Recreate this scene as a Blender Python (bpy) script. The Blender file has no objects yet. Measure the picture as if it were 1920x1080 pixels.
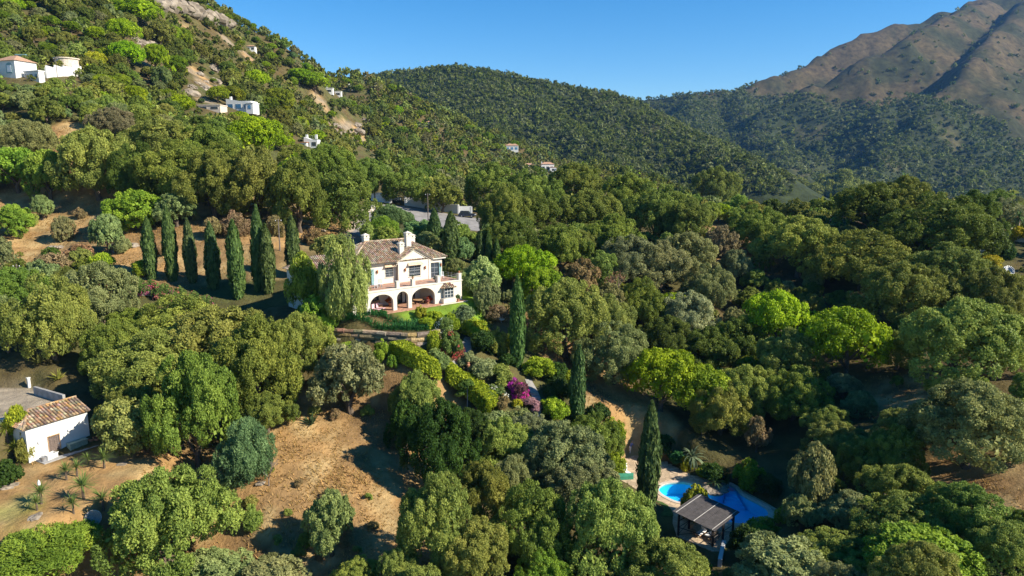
import bpy, math, random
import numpy as np
from mathutils import Vector

random.seed(7)
RNG = np.random.default_rng(7)
C = bpy.context.scene.collection
SC = bpy.context.scene

# ------------------------------------------------------------------ camera, sky, sun, exposure
F, YH = 1280.0, 315.0
PITCH = math.atan((540 - YH) / F)
CP, SP = math.cos(PITCH), math.sin(PITCH)
cam = bpy.data.cameras.new('camera')
cam.lens, cam.sensor_width, cam.clip_start, cam.clip_end = 24.0, 36.0, 1.0, 30000.0
cam_o = bpy.data.objects.new('camera', cam)
C.objects.link(cam_o)
cam_o.rotation_euler = (math.pi / 2 - PITCH, 0, 0)
SC.camera = cam_o

SUN_EL, SUN_AZ = math.radians(34), math.radians(109)      # azimuth clockwise from +Y
sun_dir = Vector((math.cos(SUN_EL) * math.sin(SUN_AZ), math.cos(SUN_EL) * math.cos(SUN_AZ), math.sin(SUN_EL)))
W = bpy.data.worlds.new('World')
SC.world = W
W.use_nodes = True
nt = W.node_tree
sky = nt.nodes.new('ShaderNodeTexSky')
sky.sky_type = 'NISHITA'
sky.sun_disc = False
sky.sun_elevation, sky.sun_rotation = SUN_EL, SUN_AZ
sky.air_density, sky.dust_density, sky.ozone_density, sky.altitude = 1.0, 0.0, 4.0, 300
sat = nt.nodes.new('ShaderNodeHueSaturation')
sat.inputs['Saturation'].default_value = 1.36
nt.links.new(sky.outputs[0], sat.inputs['Color'])
nt.links.new(sat.outputs[0], nt.nodes['Background'].inputs[0])
nt.nodes['Background'].inputs[1].default_value = 0.08
sun = bpy.data.lights.new('sun', 'SUN')
sun.energy, sun.angle, sun.color = 4.7, math.radians(0.53), (1.0, 0.92, 0.77)
sun_o = bpy.data.objects.new('sun', sun)
C.objects.link(sun_o)
sun_o.rotation_euler = sun_dir.to_track_quat('Z', 'Y').to_euler()
SC.view_settings.view_transform = 'Standard'
SC.view_settings.look = 'None'
SC.view_settings.exposure = 1.05
SC.view_settings.gamma = 1.0
SC.render.engine = 'CYCLES'
SC.cycles.max_bounces = 6
SC.cycles.diffuse_bounces = 3
SC.cycles.glossy_bounces = 2
SC.cycles.transmission_bounces = 3
SC.cycles.transparent_max_bounces = 6
SC.cycles.volume_bounces = 0
SC.cycles.use_denoising = True
HAZE = 0.00005

# ------------------------------------------------------------------ pixel <-> place helpers (photo pixels, 1920 wide)
def ray(px, py):
    a, b = (px - 960) / F, (540 - py) / F
    d = np.array([a, CP + b * SP, -SP + b * CP])
    return d / d[1]
def at(px, py, Y): return ray(px, py) * Y
def onz(px, py, z):
    d = ray(px, py)
    return d * (z / d[2])
def proj(P):
    f = P[1] * CP - P[2] * SP
    return 960 + F * P[0] / f, 540 - F * (P[1] * SP + P[2] * CP) / f, f

# ------------------------------------------------------------------ numpy noise
def _h(i, j, s):
    n = (i * 374761393 + j * 668265263 + s * 974634221) & 0x7fffffff
    n = ((n ^ (n >> 13)) * 1274126177) & 0x7fffffff
    return ((n ^ (n >> 16)) & 0xffff) / 65535.0
def vnoise(x, y, s=0):
    xi, yi = np.floor(x).astype(np.int64), np.floor(y).astype(np.int64)
    fx, fy = x - xi, y - yi
    fx, fy = fx * fx * (3 - 2 * fx), fy * fy * (3 - 2 * fy)
    a = _h(xi, yi, s) * (1 - fx) + _h(xi + 1, yi, s) * fx
    b = _h(xi, yi + 1, s) * (1 - fx) + _h(xi + 1, yi + 1, s) * fx
    return a * (1 - fy) + b * fy
def fbm(x, y, s=0, o=4):
    r, a, t = 0, 1.0, 0
    for k in range(o):
        r = r + a * (vnoise(x * 2 ** k, y * 2 ** k, s + k) - .5)
        t += a
        a *= .5
    return r / t * 2

# ------------------------------------------------------------------ terrain
CTRL = [  # photo pixel of the ground and its distance
 (0,1180,52),(300,1180,52),(650,1150,53),(960,1230,47),(1300,1200,48),(1650,1180,46),(1950,1180,44),(200,1040,60),(450,1030,61),
 (110,905,66),(60,985,61),(190,860,69),(230,960,64),(60,690,82),(120,640,90),(0,640,90),(0,760,77),
 (650,850,73),(560,780,79),(720,930,67),(480,950,64),(620,1040,60),(800,760,83),(660,780,80),(430,880,70),(300,860,72),
 (760,665,89),(850,715,86),(930,780,83),(880,655,92),(1000,740,87),(1010,800,83),(960,690,91),(930,625,101),(950,565,110),(905,600,104),
 (700,660,88.5),(600,660,89),(620,720,85),(450,700,88),(300,720,86),
 (60,450,130),(150,420,138),(250,470,122),(200,545,107),(100,565,105),(10,600,101),(350,560,106),(450,585,103),(550,600,99),(350,480,120),(470,470,122),
 (100,370,150),(0,360,152),(300,390,142),(450,400,142),(600,420,142),(650,455,135),(640,430,148),
 (700,400,176),(760,396,183),(860,408,183),(960,415,185),(860,490,120),(900,520,116),(760,440,140),(830,450,135),
 (0,165,195),(90,160,200),(130,280,165),(300,300,168),(300,200,230),(200,50,290),(0,30,270),(300,100,310),(420,130,340),(460,212,256),
 (577,277,300),(475,97,420),(545,97,440),(420,40,430),(340,-15,400),(200,-130,400),(0,-170,380),(-200,-170,380),(-200,160,200),(-200,420,120),(-200,700,75),
 (640,140,600),(700,170,640),(770,200,680),(850,238,700),(930,268,700),(1000,293,690),(1080,313,640),(1180,338,520),(1260,360,400),
 (620,175,550),(690,225,480),(650,250,420),(700,290,380),(720,322,320),(800,350,260),(830,272,520),(960,285,600),(1027,324,560),(940,330,440),
 (900,352,300),(1000,355,310),(1100,375,270),(1200,385,240),(1100,440,170),(1200,460,160),(1300,485,150),(1400,445,165),(1380,470,156),
 (1400,415,190),(1500,422,170),(1580,410,160),(1700,415,155),(1800,440,150),(1900,455,148),(1990,460,146),(1900,430,172),
 (1500,525,138),(1650,545,126),(1800,560,115),(1900,565,112),(2000,560,112),(1900,700,87),(1800,755,80),(1700,735,88),(1600,700,97),(1500,745,93),
 (1900,925,64),(1800,905,68),(1650,955,68),(1500,975,67),(1420,1060,62),(2050,800,72),(2050,1000,58),
 (1330,605,122),(1200,620,116),(1100,640,108),(1060,690,99),(1130,745,93),(1190,795,87),(1300,730,104),(1400,785,93),(1460,850,84),
 (1340,945,76),(1220,880,80),(1120,880,81),(1000,880,78),(900,900,75),(850,840,80),(1150,980,69),(1000,1010,64),(1310,1060,66),
 # ground hidden behind the crests
 (545,190,560),(640,240,780),(850,330,900),(420,150,560),(200,0,560),(0,-60,560),(-200,-60,560),(1080,400,800),(1000,370,850),
 (1580,480,240),(1700,490,240),(1850,500,240),(2000,500,240),(1400,470,300),(1600,450,420),(1850,450,420),(2050,450,420),(1300,420,520),
 (-200,250,1100),(200,300,1100),(600,400,1150),(900,430,1150),(1200,430,1000),(1600,430,900),(2000,430,900),
]
_c = np.array([(ray(a, b)[0], math.log(y), ray(a, b)[2]) for a, b, y in CTRL])
def _k(r2): return r2 * np.log(r2 + 1e-12) * .5
_n = len(_c)
_A = np.zeros((_n + 3, _n + 3))
_r2 = (_c[:, None, 0] - _c[None, :, 0]) ** 2 + (_c[:, None, 1] - _c[None, :, 1]) ** 2
_A[:_n, :_n] = _k(_r2) + np.eye(_n) * 0.0006
_A[:_n, _n:] = np.c_[np.ones(_n), _c[:, :2]]
_A[_n:, :_n] = _A[:_n, _n:].T
_w = np.linalg.solve(_A, np.r_[_c[:, 2], 0, 0, 0])
def _rbf(t, L):
    out = np.empty_like(t)
    for a in range(0, len(t), 20000):
        tt, ll = t[a:a + 20000], L[a:a + 20000]
        r2 = (tt[:, None] - _c[None, :, 0]) ** 2 + (ll[:, None] - _c[None, :, 1]) ** 2
        out[a:a + 20000] = _k(r2) @ _w[:_n] + _w[_n] + _w[_n + 1] * tt + _w[_n + 2] * ll
    return out
def sdf_poly(X, Y, poly):
    """signed distance to a polygon, negative inside"""
    d = np.full(X.shape, 1e9)
    ins = np.zeros(X.shape, bool)
    n = len(poly)
    for i in range(n):
        x0, y0 = poly[i][:2]
        x1, y1 = poly[(i + 1) % n][:2]
        ex, ey = x1 - x0, y1 - y0
        h = np.clip(((X - x0) * ex + (Y - y0) * ey) / (ex * ex + ey * ey + 1e-9), 0, 1)
        d = np.minimum(d, np.hypot(X - x0 - ex * h, Y - y0 - ey * h))
        cr = ((y0 > Y) != (y1 > Y)) & (X < (x1 - x0) * (Y - y0) / (y1 - y0 + 1e-12) + x0)
        ins ^= cr
    return np.where(ins, -d, d)
PADS = []
def zraw(X, Y):
    Yc = np.maximum(Y, 45.0)
    t = np.clip(X / Yc, -.95, .95)
    z = _rbf(t, np.log(np.minimum(Yc, 1300.0))) * Yc - (Yc - Y) * .3
    return z
def znear(X, Y):
    X, Y = np.atleast_1d(np.asarray(X, float)), np.atleast_1d(np.asarray(Y, float))
    z = zraw(X, Y)
    amp = np.clip((Y - 20) / 400, .12, 1.0)
    z = z + fbm(X / 14, Y / 14, 3, 3) * .9 * amp * 1.6 + fbm(X / 70, Y / 70, 9, 3) * 7 * np.clip((Y - 190) / 300, 0, 1)
    z = z + fbm(X / 2.6, Y / 2.6, 17, 2) * .28 * np.clip((190 - Y) / 40, 0, 1)
    for poly, pz, fall in PADS:
        w = np.clip(1 - sdf_poly(X, Y, poly) / fall, 0, 1)
        w = w * w * (3 - 2 * w)
        z = z * (1 - w) + pz * w
    return z
_SY = np.geomspace(40, 1100, 620)
def hit(px, py, lift=0):
    d = ray(px, py)
    tz = znear(d[0] * _SY, _SY)
    below = np.nonzero(d[2] * _SY < tz)[0]
    if len(below) == 0 or below[0] == 0:
        Y = 1000.0 if len(below) == 0 else 40.0
    else:
        i = below[0]
        g0, g1 = d[2] * _SY[i - 1] - tz[i - 1], d[2] * _SY[i] - tz[i]
        Y = _SY[i - 1] + (_SY[i] - _SY[i - 1]) * g0 / (g0 - g1)
    P = d * Y
    P[2] = znear(P[0], P[1])[0] + lift
    return P
def ground(x, y): return float(znear(x, y)[0])

# villa frame: u along the arcade, v towards the hill
_Pr = at(862, 525, 105)
_Pl = onz(690, 548, _Pr[2])
VU = (_Pr - _Pl) / np.linalg.norm(_Pr - _Pl)
VV = np.array([-VU[1], VU[0], 0])
VO = np.array([_Pl[0], _Pl[1], at(687, 590, _Pl[1])[2]])
V_ANG = math.atan2(VU[1], VU[0])
def villa(u, v, w=0): return VO + VU * u + VV * v + np.array([0, 0, w])
WALL_Z = VO[2] - 1.35
WALL_TOP = [onz(a, b, WALL_Z) for a, b in ((590, 614), (640, 617), (690, 620), (735, 624), (770, 626), (802, 624), (826, 616))]
bed = [tuple(p[:2]) for p in WALL_TOP] + [tuple(villa(17, -2)[:2]), tuple(villa(-5, 3)[:2])]
_apron = [p[:2] for p in WALL_TOP] 
PADS.append(([tuple(p) for p in _apron] + [(p[0] + .5, p[1] - 4.0) for p in _apron[::-1]], WALL_Z - 2.7, 3.0))
PADS.append((bed, WALL_Z - .1, .8))
PADS.append(([tuple(villa(*q)[:2]) for q in ((-2.4, -1.2), (18.6, -1.5), (19.5, 14.5), (-9, 14.5), (-9, 5), (-4.5, 3))], VO[2] - .04, 2.2))
# hut by the lower yard
HUT = at(110, 866, 68)
HUT_A, HUT_B = onz(55, 868, HUT[2]), onz(170, 829, HUT[2])
YARD_Z = HUT[2] + 3.95
PADS.append(([tuple(onz(a, b, HUT[2])[:2]) for a, b in ((40, 880), (185, 838), (300, 850), (200, 930), (70, 985), (-80, 990), (-80, 880))], HUT[2] - .04, 4.0))
hu = (HUT_B - HUT_A) / np.linalg.norm(HUT_B - HUT_A)
hv = np.array([-hu[1], hu[0], 0])
hl = np.linalg.norm(HUT_B - HUT_A)
def hut(u, v, w=0): return HUT_A + hu * u + hv * v + np.array([0, 0, w])
YARD = [tuple(hut(-9, 3.2)[:2]), tuple(hut(hl + .6, 3.2)[:2]), tuple(hut(hl + 1, 14)[:2]), tuple(hut(hl - 4, 22)[:2]), tuple(hut(-14, 26)[:2]), tuple(hut(-20, 12)[:2])]
PADS.append((YARD, YARD_Z, 1.2))
# pool terrace
POOL_Z = at(1340, 945, 76)[2]
def pz(x, y): return onz(1140 + x / 4.5, 820 + y / 4.5, POOL_Z)      # x, y in a 4.5x enlargement of the photo
DECK = [pz(*q) for q in ((70, 225), (140, 180), (225, 150), (330, 165), (430, 190), (500, 205), (600, 262), (700, 312), (830, 343), (1000, 368), (1100, 412), (1200, 480), (1330, 548), (1425, 605), (1430, 660), (1365, 715), (1250, 750), (1085, 765), (1010, 880), (960, 960), (880, 960), (740, 900), (580, 830), (545, 720), (550, 640), (480, 560), (410, 530), (300, 480), (180, 400), (80, 345))]
PADS.append(([tuple(p[:2]) for p in DECK], POOL_Z - .05, 3.0))

def catmull(pts, n=5):
    out = []
    m = len(pts)
    for i in range(m):
        p0, p1, p2, p3 = (np.array(pts[(i + k) % m][:2]) for k in (-1, 0, 1, 2))
        for k in range(n):
            t = k / n
            out.append(.5 * (2 * p1 + (p2 - p0) * t + (2 * p0 - 5 * p1 + 4 * p2 - p3) * t * t + (3 * p1 - p0 - 3 * p2 + p3) * t ** 3))
    return out
def offset(poly, d):
    n = len(poly)
    area = sum(poly[i][0] * poly[(i + 1) % n][1] - poly[(i + 1) % n][0] * poly[i][1] for i in range(n))
    s = 1 if area > 0 else -1
    out = []
    for i in range(n):
        a, b = np.array(poly[i - 1][:2]), np.array(poly[(i + 1) % n][:2])
        t = (b - a) / (np.linalg.norm(b - a) + 1e-9)
        out.append(np.array(poly[i][:2]) + np.array((t[1], -t[0])) * d * s)
    return out
POOL = catmull([pz(*q) for q in ((424, 440), (448, 407), (500, 386), (570, 378), (650, 380), (725, 398), (790, 432), (850, 466), (910, 480), (965, 472), (990, 440), (985, 402), (1025, 393), (1080, 428), (1125, 475), (1205, 520), (1290, 563), (1343, 600), (1356, 648), (1312, 692), (1235, 716), (1150, 728), (1060, 724), (985, 700), (900, 655), (800, 610), (700, 575), (620, 552), (555, 534), (495, 505), (450, 476))], 3)
PADS.append(([tuple(p) for p in offset(POOL, .35)], POOL_Z - 2.6, .6))

# far hill and mountain as crests with falling flanks
def P3(px, py, Y): return at(px, py, Y)
HILL = [([P3(*q) for q in ((560,165,1330),(690,150,1250),(790,126,1170),(850,118,1150),(900,127,1130),(960,142,1110),(1080,166,1100),(1130,171,1060),(1200,200,1000),(1260,236,900),(1330,284,800),(1430,330,690))], .52),
        ([P3(*q) for q in ((850,120,1150),(880,180,1020),(930,250,860),(980,300,760))], .5),
        ([P3(*q) for q in ((960,144,1110),(1040,215,950),(1120,270,820),(1200,320,720))], .5)]
MOUNT = [([P3(*q) for q in ((1000,200,2100),(1150,188,1950),(1215,185,1900),(1300,174,1900),(1380,165,1950),(1430,152,2000),(1480,132,2050),(1560,92,2150),(1620,62,2200),(1680,38,2250),(1730,30,2300),(1800,2,2350),(1840,-8,2400),(1920,-20,2400),(2100,-60,2500),(2400,-60,2500))], 1.1),
         ([P3(*q) for q in ((1850,-4,2330),(1755,36,1970),(1690,74,1810),(1600,116,1740),(1520,158,1690),(1440,205,1640))], .88),
         ([P3(*q) for q in ((1925,0,2200),(1868,52,1920),(1818,120,1600),(1760,160,1510),(1640,205,1470),(1560,255,1480),(1480,320,1300))], .82),
         ([P3(*q) for q in ((1990,60,1850),(1920,140,1650),(1860,190,1490),(1760,197,1420),(1700,250,1320),(1600,330,1120))], .7),
         ([P3(*q) for q in ((2050,200,1400),(1950,260,1300),(1850,320,1150),(1750,370,980))], .75),
         ([P3(*q) for q in ((1300,176,1900),(1290,215,1700),(1330,270,1450),(1380,320,1200))], .5),
         ([P3(*q) for q in ((1380,167,1950),(1400,215,1720),(1450,260,1500),(1480,310,1250))], .55)]
def tents(X, Y, group, soft):
    z = np.full(X.shape, -1e3)
    for line, k in group:
        for a, b in zip(line[:-1], line[1:]):
            ex, ey = b[0] - a[0], b[1] - a[1]
            h = np.clip(((X - a[0]) * ex + (Y - a[1]) * ey) / (ex * ex + ey * ey), 0, 1)
            d = np.hypot(X - a[0] - ex * h, Y - a[1] - ey * h)
            z = np.maximum(z, a[2] + (b[2] - a[2]) * h - k * (np.sqrt(d * d + soft * soft) - soft))
    return z
def zhill(X, Y):
    return tents(X, Y, HILL, 18) + fbm(X / 120, Y / 120, 21, 4) * 13 - 3
def zmount(X, Y):
    n = fbm(X / 260, Y / 260, 31, 5)
    return tents(X, Y, MOUNT, 14) - np.abs(fbm(X / 130, Y / 130, 41, 4)) * 34 + np.abs(fbm(X / 55, Y / 55, 43, 3)) * -14 + fbm(X / 22, Y / 22, 47, 2) * 3 + n * 12 + 4

# ------------------------------------------------------------------ materials
MATS = {}
def new_mat(name):
    m = bpy.data.materials.new(name)
    m.use_nodes = True
    MATS[name] = m
    return m, m.node_tree, m.node_tree.nodes['Principled BSDF']
def mat(name, col, rough=.7, var=.15, scale=3.0, bump=0.0, bscale=12.0, metal=0.0, spec=.4, col2=None, detail=5):
    if name in MATS: return MATS[name]
    m, t, b = new_mat(name)
    b.inputs['Roughness'].default_value = rough
    b.inputs['Metallic'].default_value = metal
    b.inputs['Specular IOR Level'].default_value = spec
    tc = t.nodes.new('ShaderNodeTexCoord')
    n = t.nodes.new('ShaderNodeTexNoise')
    n.inputs['Scale'].default_value = scale
    n.inputs['Detail'].default_value = detail
    t.links.new(tc.outputs['Object'], n.inputs['Vector'])
    r = t.nodes.new('ShaderNodeValToRGB')
    c2 = col2 or tuple(c * (1 - var * 1.6) for c in col)
    r.color_ramp.elements[0].position, r.color_ramp.elements[1].position = .32, .68
    r.color_ramp.elements[0].color = (*c2, 1)
    r.color_ramp.elements[1].color = (*[min(1, c * (1 + var * .5)) for c in col], 1)
    t.links.new(n.outputs['Fac'], r.inputs[0])
    t.links.new(r.outputs[0], b.inputs['Base Color'])
    if bump:
        n2 = t.nodes.new('ShaderNodeTexNoise')
        n2.inputs['Scale'].default_value = bscale
        n2.inputs['Detail'].default_value = 6
        t.links.new(tc.outputs['Object'], n2.inputs['Vector'])
        bp = t.nodes.new('ShaderNodeBump')
        bp.inputs['Strength'].default_value = bump
        bp.inputs['Distance'].default_value = .05
        t.links.new(n2.outputs['Fac'], bp.inputs['Height'])
        t.links.new(bp.outputs[0], b.inputs['Normal'])
    return m
def foliage_mat(name, per_object):
    m, t, b = new_mat(name)
    src = t.nodes.new('ShaderNodeObjectInfo') if per_object else t.nodes.new('ShaderNodeAttribute')
    if not per_object: src.attribute_name = 'col'
    at_ = t.nodes.new('ShaderNodeAttribute')
    at_.attribute_name = 'leaf'
    hsv = t.nodes.new('ShaderNodeHueSaturation')
    mr = t.nodes.new('ShaderNodeMapRange')
    mr.inputs[3].default_value, mr.inputs[4].default_value = .487, .528
    t.links.new(at_.outputs['Fac'], mr.inputs[0])
    mv = t.nodes.new('ShaderNodeMapRange')
    mv.inputs[3].default_value, mv.inputs[4].default_value = 1.7, .58
    t.links.new(at_.outputs['Fac'], mv.inputs[0])
    t.links.new(mr.outputs[0], hsv.inputs['Hue'])
    t.links.new(mv.outputs[0], hsv.inputs['Value'])
    t.links.new(src.outputs['Color'], hsv.inputs['Color'])
    t.links.new(hsv.outputs[0], b.inputs['Base Color'])
    b.inputs['Roughness'].default_value = .55
    b.inputs['Specular IOR Level'].default_value = .12
    tr = t.nodes.new('ShaderNodeBsdfTranslucent')
    t.links.new(hsv.outputs[0], tr.inputs['Color'])
    mx = t.nodes.new('ShaderNodeMixShader')
    mx.inputs[0].default_value = .32
    t.links.new(b.outputs[0], mx.inputs[1])
    t.links.new(tr.outputs[0], mx.inputs[2])
    t.links.new(mx.outputs[0], t.nodes['Material Output'].inputs[0])
    return m
M_LEAF = foliage_mat('foliage', True)
M_WOOD_FAR = foliage_mat('far_foliage', False)
M_BARK = mat('bark', (.13, .095, .065), .9, .3, 6, .6, 14)
def vcol_mat(name, rough, bump, nscale, bscale, spec=.25):
    m, t, b = new_mat(name)
    a = t.nodes.new('ShaderNodeAttribute')
    a.attribute_name = 'col'
    tc = t.nodes.new('ShaderNodeTexCoord')
    n = t.nodes.new('ShaderNodeTexNoise')
    n.inputs['Scale'].default_value, n.inputs['Detail'].default_value, n.inputs['Roughness'].default_value = nscale, 8, .65
    t.links.new(tc.outputs['Object'], n.inputs['Vector'])
    mr = t.nodes.new('ShaderNodeMapRange')
    mr.inputs[1].default_value, mr.inputs[2].default_value, mr.inputs[3].default_value, mr.inputs[4].default_value = .3, .7, (.42 if nscale < .1 else .58), (1.5 if nscale < .1 else 1.35)
    t.links.new(n.outputs['Fac'], mr.inputs[0])
    mx = t.nodes.new('ShaderNodeMixRGB')
    mx.blend_type = 'MULTIPLY'
    mx.inputs[0].default_value = 1
    t.links.new(a.outputs['Color'], mx.inputs[1])
    t.links.new(mr.outputs[0], mx.inputs[2])
    t.links.new(mx.outputs[0], b.inputs['Base Color'])
    b.inputs['Roughness'].default_value = rough
    b.inputs['Specular IOR Level'].default_value = spec
    n2 = t.nodes.new('ShaderNodeTexNoise')
    n2.inputs['Scale'].default_value, n2.inputs['Detail'].default_value, n2.inputs['Roughness'].default_value = bscale, 8, .7
    t.links.new(tc.outputs['Object'], n2.inputs['Vector'])
    bp = t.nodes.new('ShaderNodeBump')
    bp.inputs['Strength'].default_value, bp.inputs['Distance'].default_value = bump, .4
    t.links.new(n2.outputs['Fac'], bp.inputs['Height'])
    t.links.new(bp.outputs[0], b.inputs['Normal'])
    return m
M_GROUND = vcol_mat('dry_hillside_ground', .95, .8, .35, 1.6, .1)
M_SCRUB = vcol_mat('mountain_scrub', .95, 1.0, .07, .16, .1)
M_TILES = vcol_mat('barrel_tiles', .85, .3, 2.5, 9)
M_STONE = vcol_mat('cut_stone', .9, .7, 2.0, 5)
M_PAINT = vcol_mat('varied_paint', .7, .1, 2, 8)
M_WHITE = mat('white_render', (.62, .57, .485), .85, .07, .9, .2, 9)
M_WHITE2 = mat('lime_wash', (.66, .65, .62), .85, .05, .7, .2, 7)
M_GLASS = mat('window_glass', (.05, .065, .08), .08, .3, .8, spec=.8)
M_BLUEGLASS = mat('blue_glass', (.07, .2, .36), .12, .25, .4, spec=.7)
M_TEAL = mat('teal_shutters', (.2, .34, .35), .6, .15, 4)
M_DARKWOOD = mat('dark_timber', (.035, .026, .022), .7, .3, 8, .3, 20)
M_DOOR = mat('weathered_door', (.16, .12, .1), .75, .25, 7, .3, 18)
M_TERRA = mat('terracotta', (.42, .19, .1), .8, .2, 6, .2, 20)
M_PATIO = mat('terracotta_paving', (.46, .25, .16), .8, .25, 2.2, .2, 20)
M_CONC = mat('pale_concrete', (.34, .325, .305), .9, .18, 1.6, .3, 12)
M_METAL = mat('grey_metal', (.45, .46, .48), .4, .1, 4, metal=.6)
M_ASPH = mat('pale_asphalt', (.27, .25, .235), .9, .2, .5, .3, 9)
M_SHEET = mat('bitumen_sheet', (.06, .052, .05), .75, .25, 2.5, .3, 15)
M_PINK = mat('pink_cushion', (.66, .42, .45), .9, .1, 5)
M_FABRIC = mat('white_fabric', (.78, .78, .8), .9, .08, 4)
M_GREENBOX = mat('sage_green_paint', (.3, .37, .28), .6, .12, 5)
M_REDPOT = mat('red_pot', (.42, .07, .04), .6, .2, 5)
M_WOODF = mat('honey_timber', (.4, .24, .12), .7, .2, 6)
M_CARB = mat('dark_blue_car_paint', (.02, .03, .05), .25, .1, 2, spec=.7)
M_CARW = mat('silver_car_paint', (.5, .52, .55), .3, .05, 2, spec=.6)
M_TYRE = mat('tyre_rubber', (.02, .02, .02), .9, .1, 5)
M_SKIN = mat('skin', (.5, .3, .22), .6, .05, 5)
M_SHIRT = mat('blue_shirt', (.16, .19, .36), .9, .1, 8)
M_TROUS = mat('white_trousers', (.72, .74, .78), .9, .06, 8)
M_HAIR = mat('grey_hair', (.3, .28, .26), .8, .1, 20)
M_MAT_G = mat('green_matting', (.05, .27, .17), .8, .2, 4)
M_COPPER = mat('copper_lamp', (.4, .15, .06), .55, .2, 6)
M_ROCK = mat('limestone', (.3, .25, .19), .95, .3, .8, .9, 3, col2=(.12, .095, .07))
M_COPING = mat('pool_coping', (.62, .52, .42), .8, .15, 2.5, .2, 14)
M_BASIN = mat('pool_plaster', (.09, .6, .92), .5, .06, .6)
M_STONEGREY = mat('grey_stone', (.26, .245, .22), .9, .2, 2, .4, 8)

# ------------------------------------------------------------------ mesh builder
class MB:
    def __init__(s): s.v, s.f, s.c, s.m = [], [], [], []
    def face(s, pts, col=None, mi=0):
        b = len(s.v)
        s.v.extend(tuple(map(float, p)) for p in pts)
        s.f.append(tuple(range(b, b + len(pts))))
        s.c.append(col or (.5, .5, .5)); s.m.append(mi)
    def prism(s, poly, z0, z1, col=None, mi=0):
        n = len(poly)
        b = len(s.v)
        for p in poly: s.v.append((float(p[0]), float(p[1]), z0))
        for p in poly: s.v.append((float(p[0]), float(p[1]), z1))
        fs = [tuple(b + n - 1 - i for i in range(n)), tuple(b + n + i for i in range(n))]
        fs += [(b + i, b + (i + 1) % n, b + n + (i + 1) % n, b + n + i) for i in range(n)]
        for f in fs: s.f.append(f); s.c.append(col or (.5, .5, .5)); s.m.append(mi)
        return s
    def box(s, x0, x1, y0, y1, z0, z1, col=None, mi=0):
        return s.prism([(x0, y0), (x1, y0), (x1, y1), (x0, y1)], z0, z1, col, mi)
    def tube(s, pts, rad, n=6, col=None, mi=0, cap=True):
        pts = [Vector(p) for p in pts]
        rings = []
        for i, p in enumerate(pts):
            d = (pts[min(i + 1, len(pts) - 1)] - pts[max(i - 1, 0)])
            d = d.normalized() if d.length > 1e-9 else Vector((0, 0, 1))
            a = d.cross(Vector((0, 0, 1)) if abs(d.z) < .9 else Vector((1, 0, 0))).normalized()
            b_ = d.cross(a)
            r = rad[i] if isinstance(rad, (list, tuple)) else rad
            b = len(s.v)
            for k in range(n):
                an = 2 * math.pi * k / n
                q = p + a * math.cos(an) * r + b_ * math.sin(an) * r
                s.v.append(tuple(q))
            rings.append(b)
        for r0, r1 in zip(rings[:-1], rings[1:]):
            for k in range(n):
                s.f.append((r0 + k, r0 + (k + 1) % n, r1 + (k + 1) % n, r1 + k)); s.c.append(col or (.5, .5, .5)); s.m.append(mi)
        if cap:
            s.f.append(tuple(rings[0] + k for k in range(n))); s.c.append(col or (.5, .5, .5)); s.m.append(mi)
            s.f.append(tuple(rings[-1] + n - 1 - k for k in range(n))); s.c.append(col or (.5, .5, .5)); s.m.append(mi)
        return s
    def lathe(s, prof, cx=0, cy=0, n=10, col=None, mi=0):
        b = len(s.v)
        for r, z in prof:
            for k in range(n):
                s.v.append((cx + r * math.cos(2 * math.pi * k / n), cy + r * math.sin(2 * math.pi * k / n), z))
        for i in range(len(prof) - 1):
            for k in range(n):
                s.f.append((b + i * n + k, b + i * n + (k + 1) % n, b + (i + 1) * n + (k + 1) % n, b + (i + 1) * n + k)); s.c.append(col or (.5, .5, .5)); s.m.append(mi)
        s.f.append(tuple(b + n - 1 - k for k in range(n))); s.c.append(col or (.5, .5, .5)); s.m.append(mi)
        t = b + (len(prof) - 1) * n
        s.f.append(tuple(t + k for k in range(n))); s.c.append(col or (.5, .5, .5)); s.m.append(mi)
        return s
    def mesh(s, name, mats, smooth=False):
        me = bpy.data.meshes.new(name)
        me.from_pydata(s.v, [], s.f)
        for m in (mats if isinstance(mats, (list, tuple)) else [mats]): me.materials.append(m)
        a = me.attributes.new('col', 'FLOAT_COLOR', 'FACE')
        a.data.foreach_set('color', np.array([(*c, 1) for c in s.c], dtype=np.float32).ravel())
        me.polygons.foreach_set('material_index', np.array(s.m, dtype=np.int32))
        if smooth: me.polygons.foreach_set('use_smooth', np.ones(len(s.f), dtype=bool))
        me.update()
        return me
    def build(s, name, mats, parent=None, smooth=False, loc=None, kind=None, bevel=0):
        o = bpy.data.objects.new(name, s.mesh(name, mats, smooth))
        C.objects.link(o)
        if parent: o.parent = parent
        if loc is not None: o.location = loc
        if kind: o['kind'] = kind
        if bevel:
            b = o.modifiers.new('bevel', 'BEVEL'); b.width = bevel; b.segments = 2; b.limit_method = 'ANGLE'
        return o
def link(name, me, parent=None, loc=None):
    o = bpy.data.objects.new(name, me)
    C.objects.link(o)
    if parent: o.parent = parent
    if loc is not None: o.location = loc
    return o
def tag(o, label, cat, group=None):
    o['label'] = label; o['category'] = cat
    if group: o['group'] = group
    return o
def thing(name, label, cat, loc, rz=0.0, group=None):
    o = bpy.data.objects.new(name, None)
    C.objects.link(o)
    o.location = tuple(map(float, loc)); o.rotation_euler = (0, 0, rz)
    return tag(o, label, cat, group)
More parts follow.
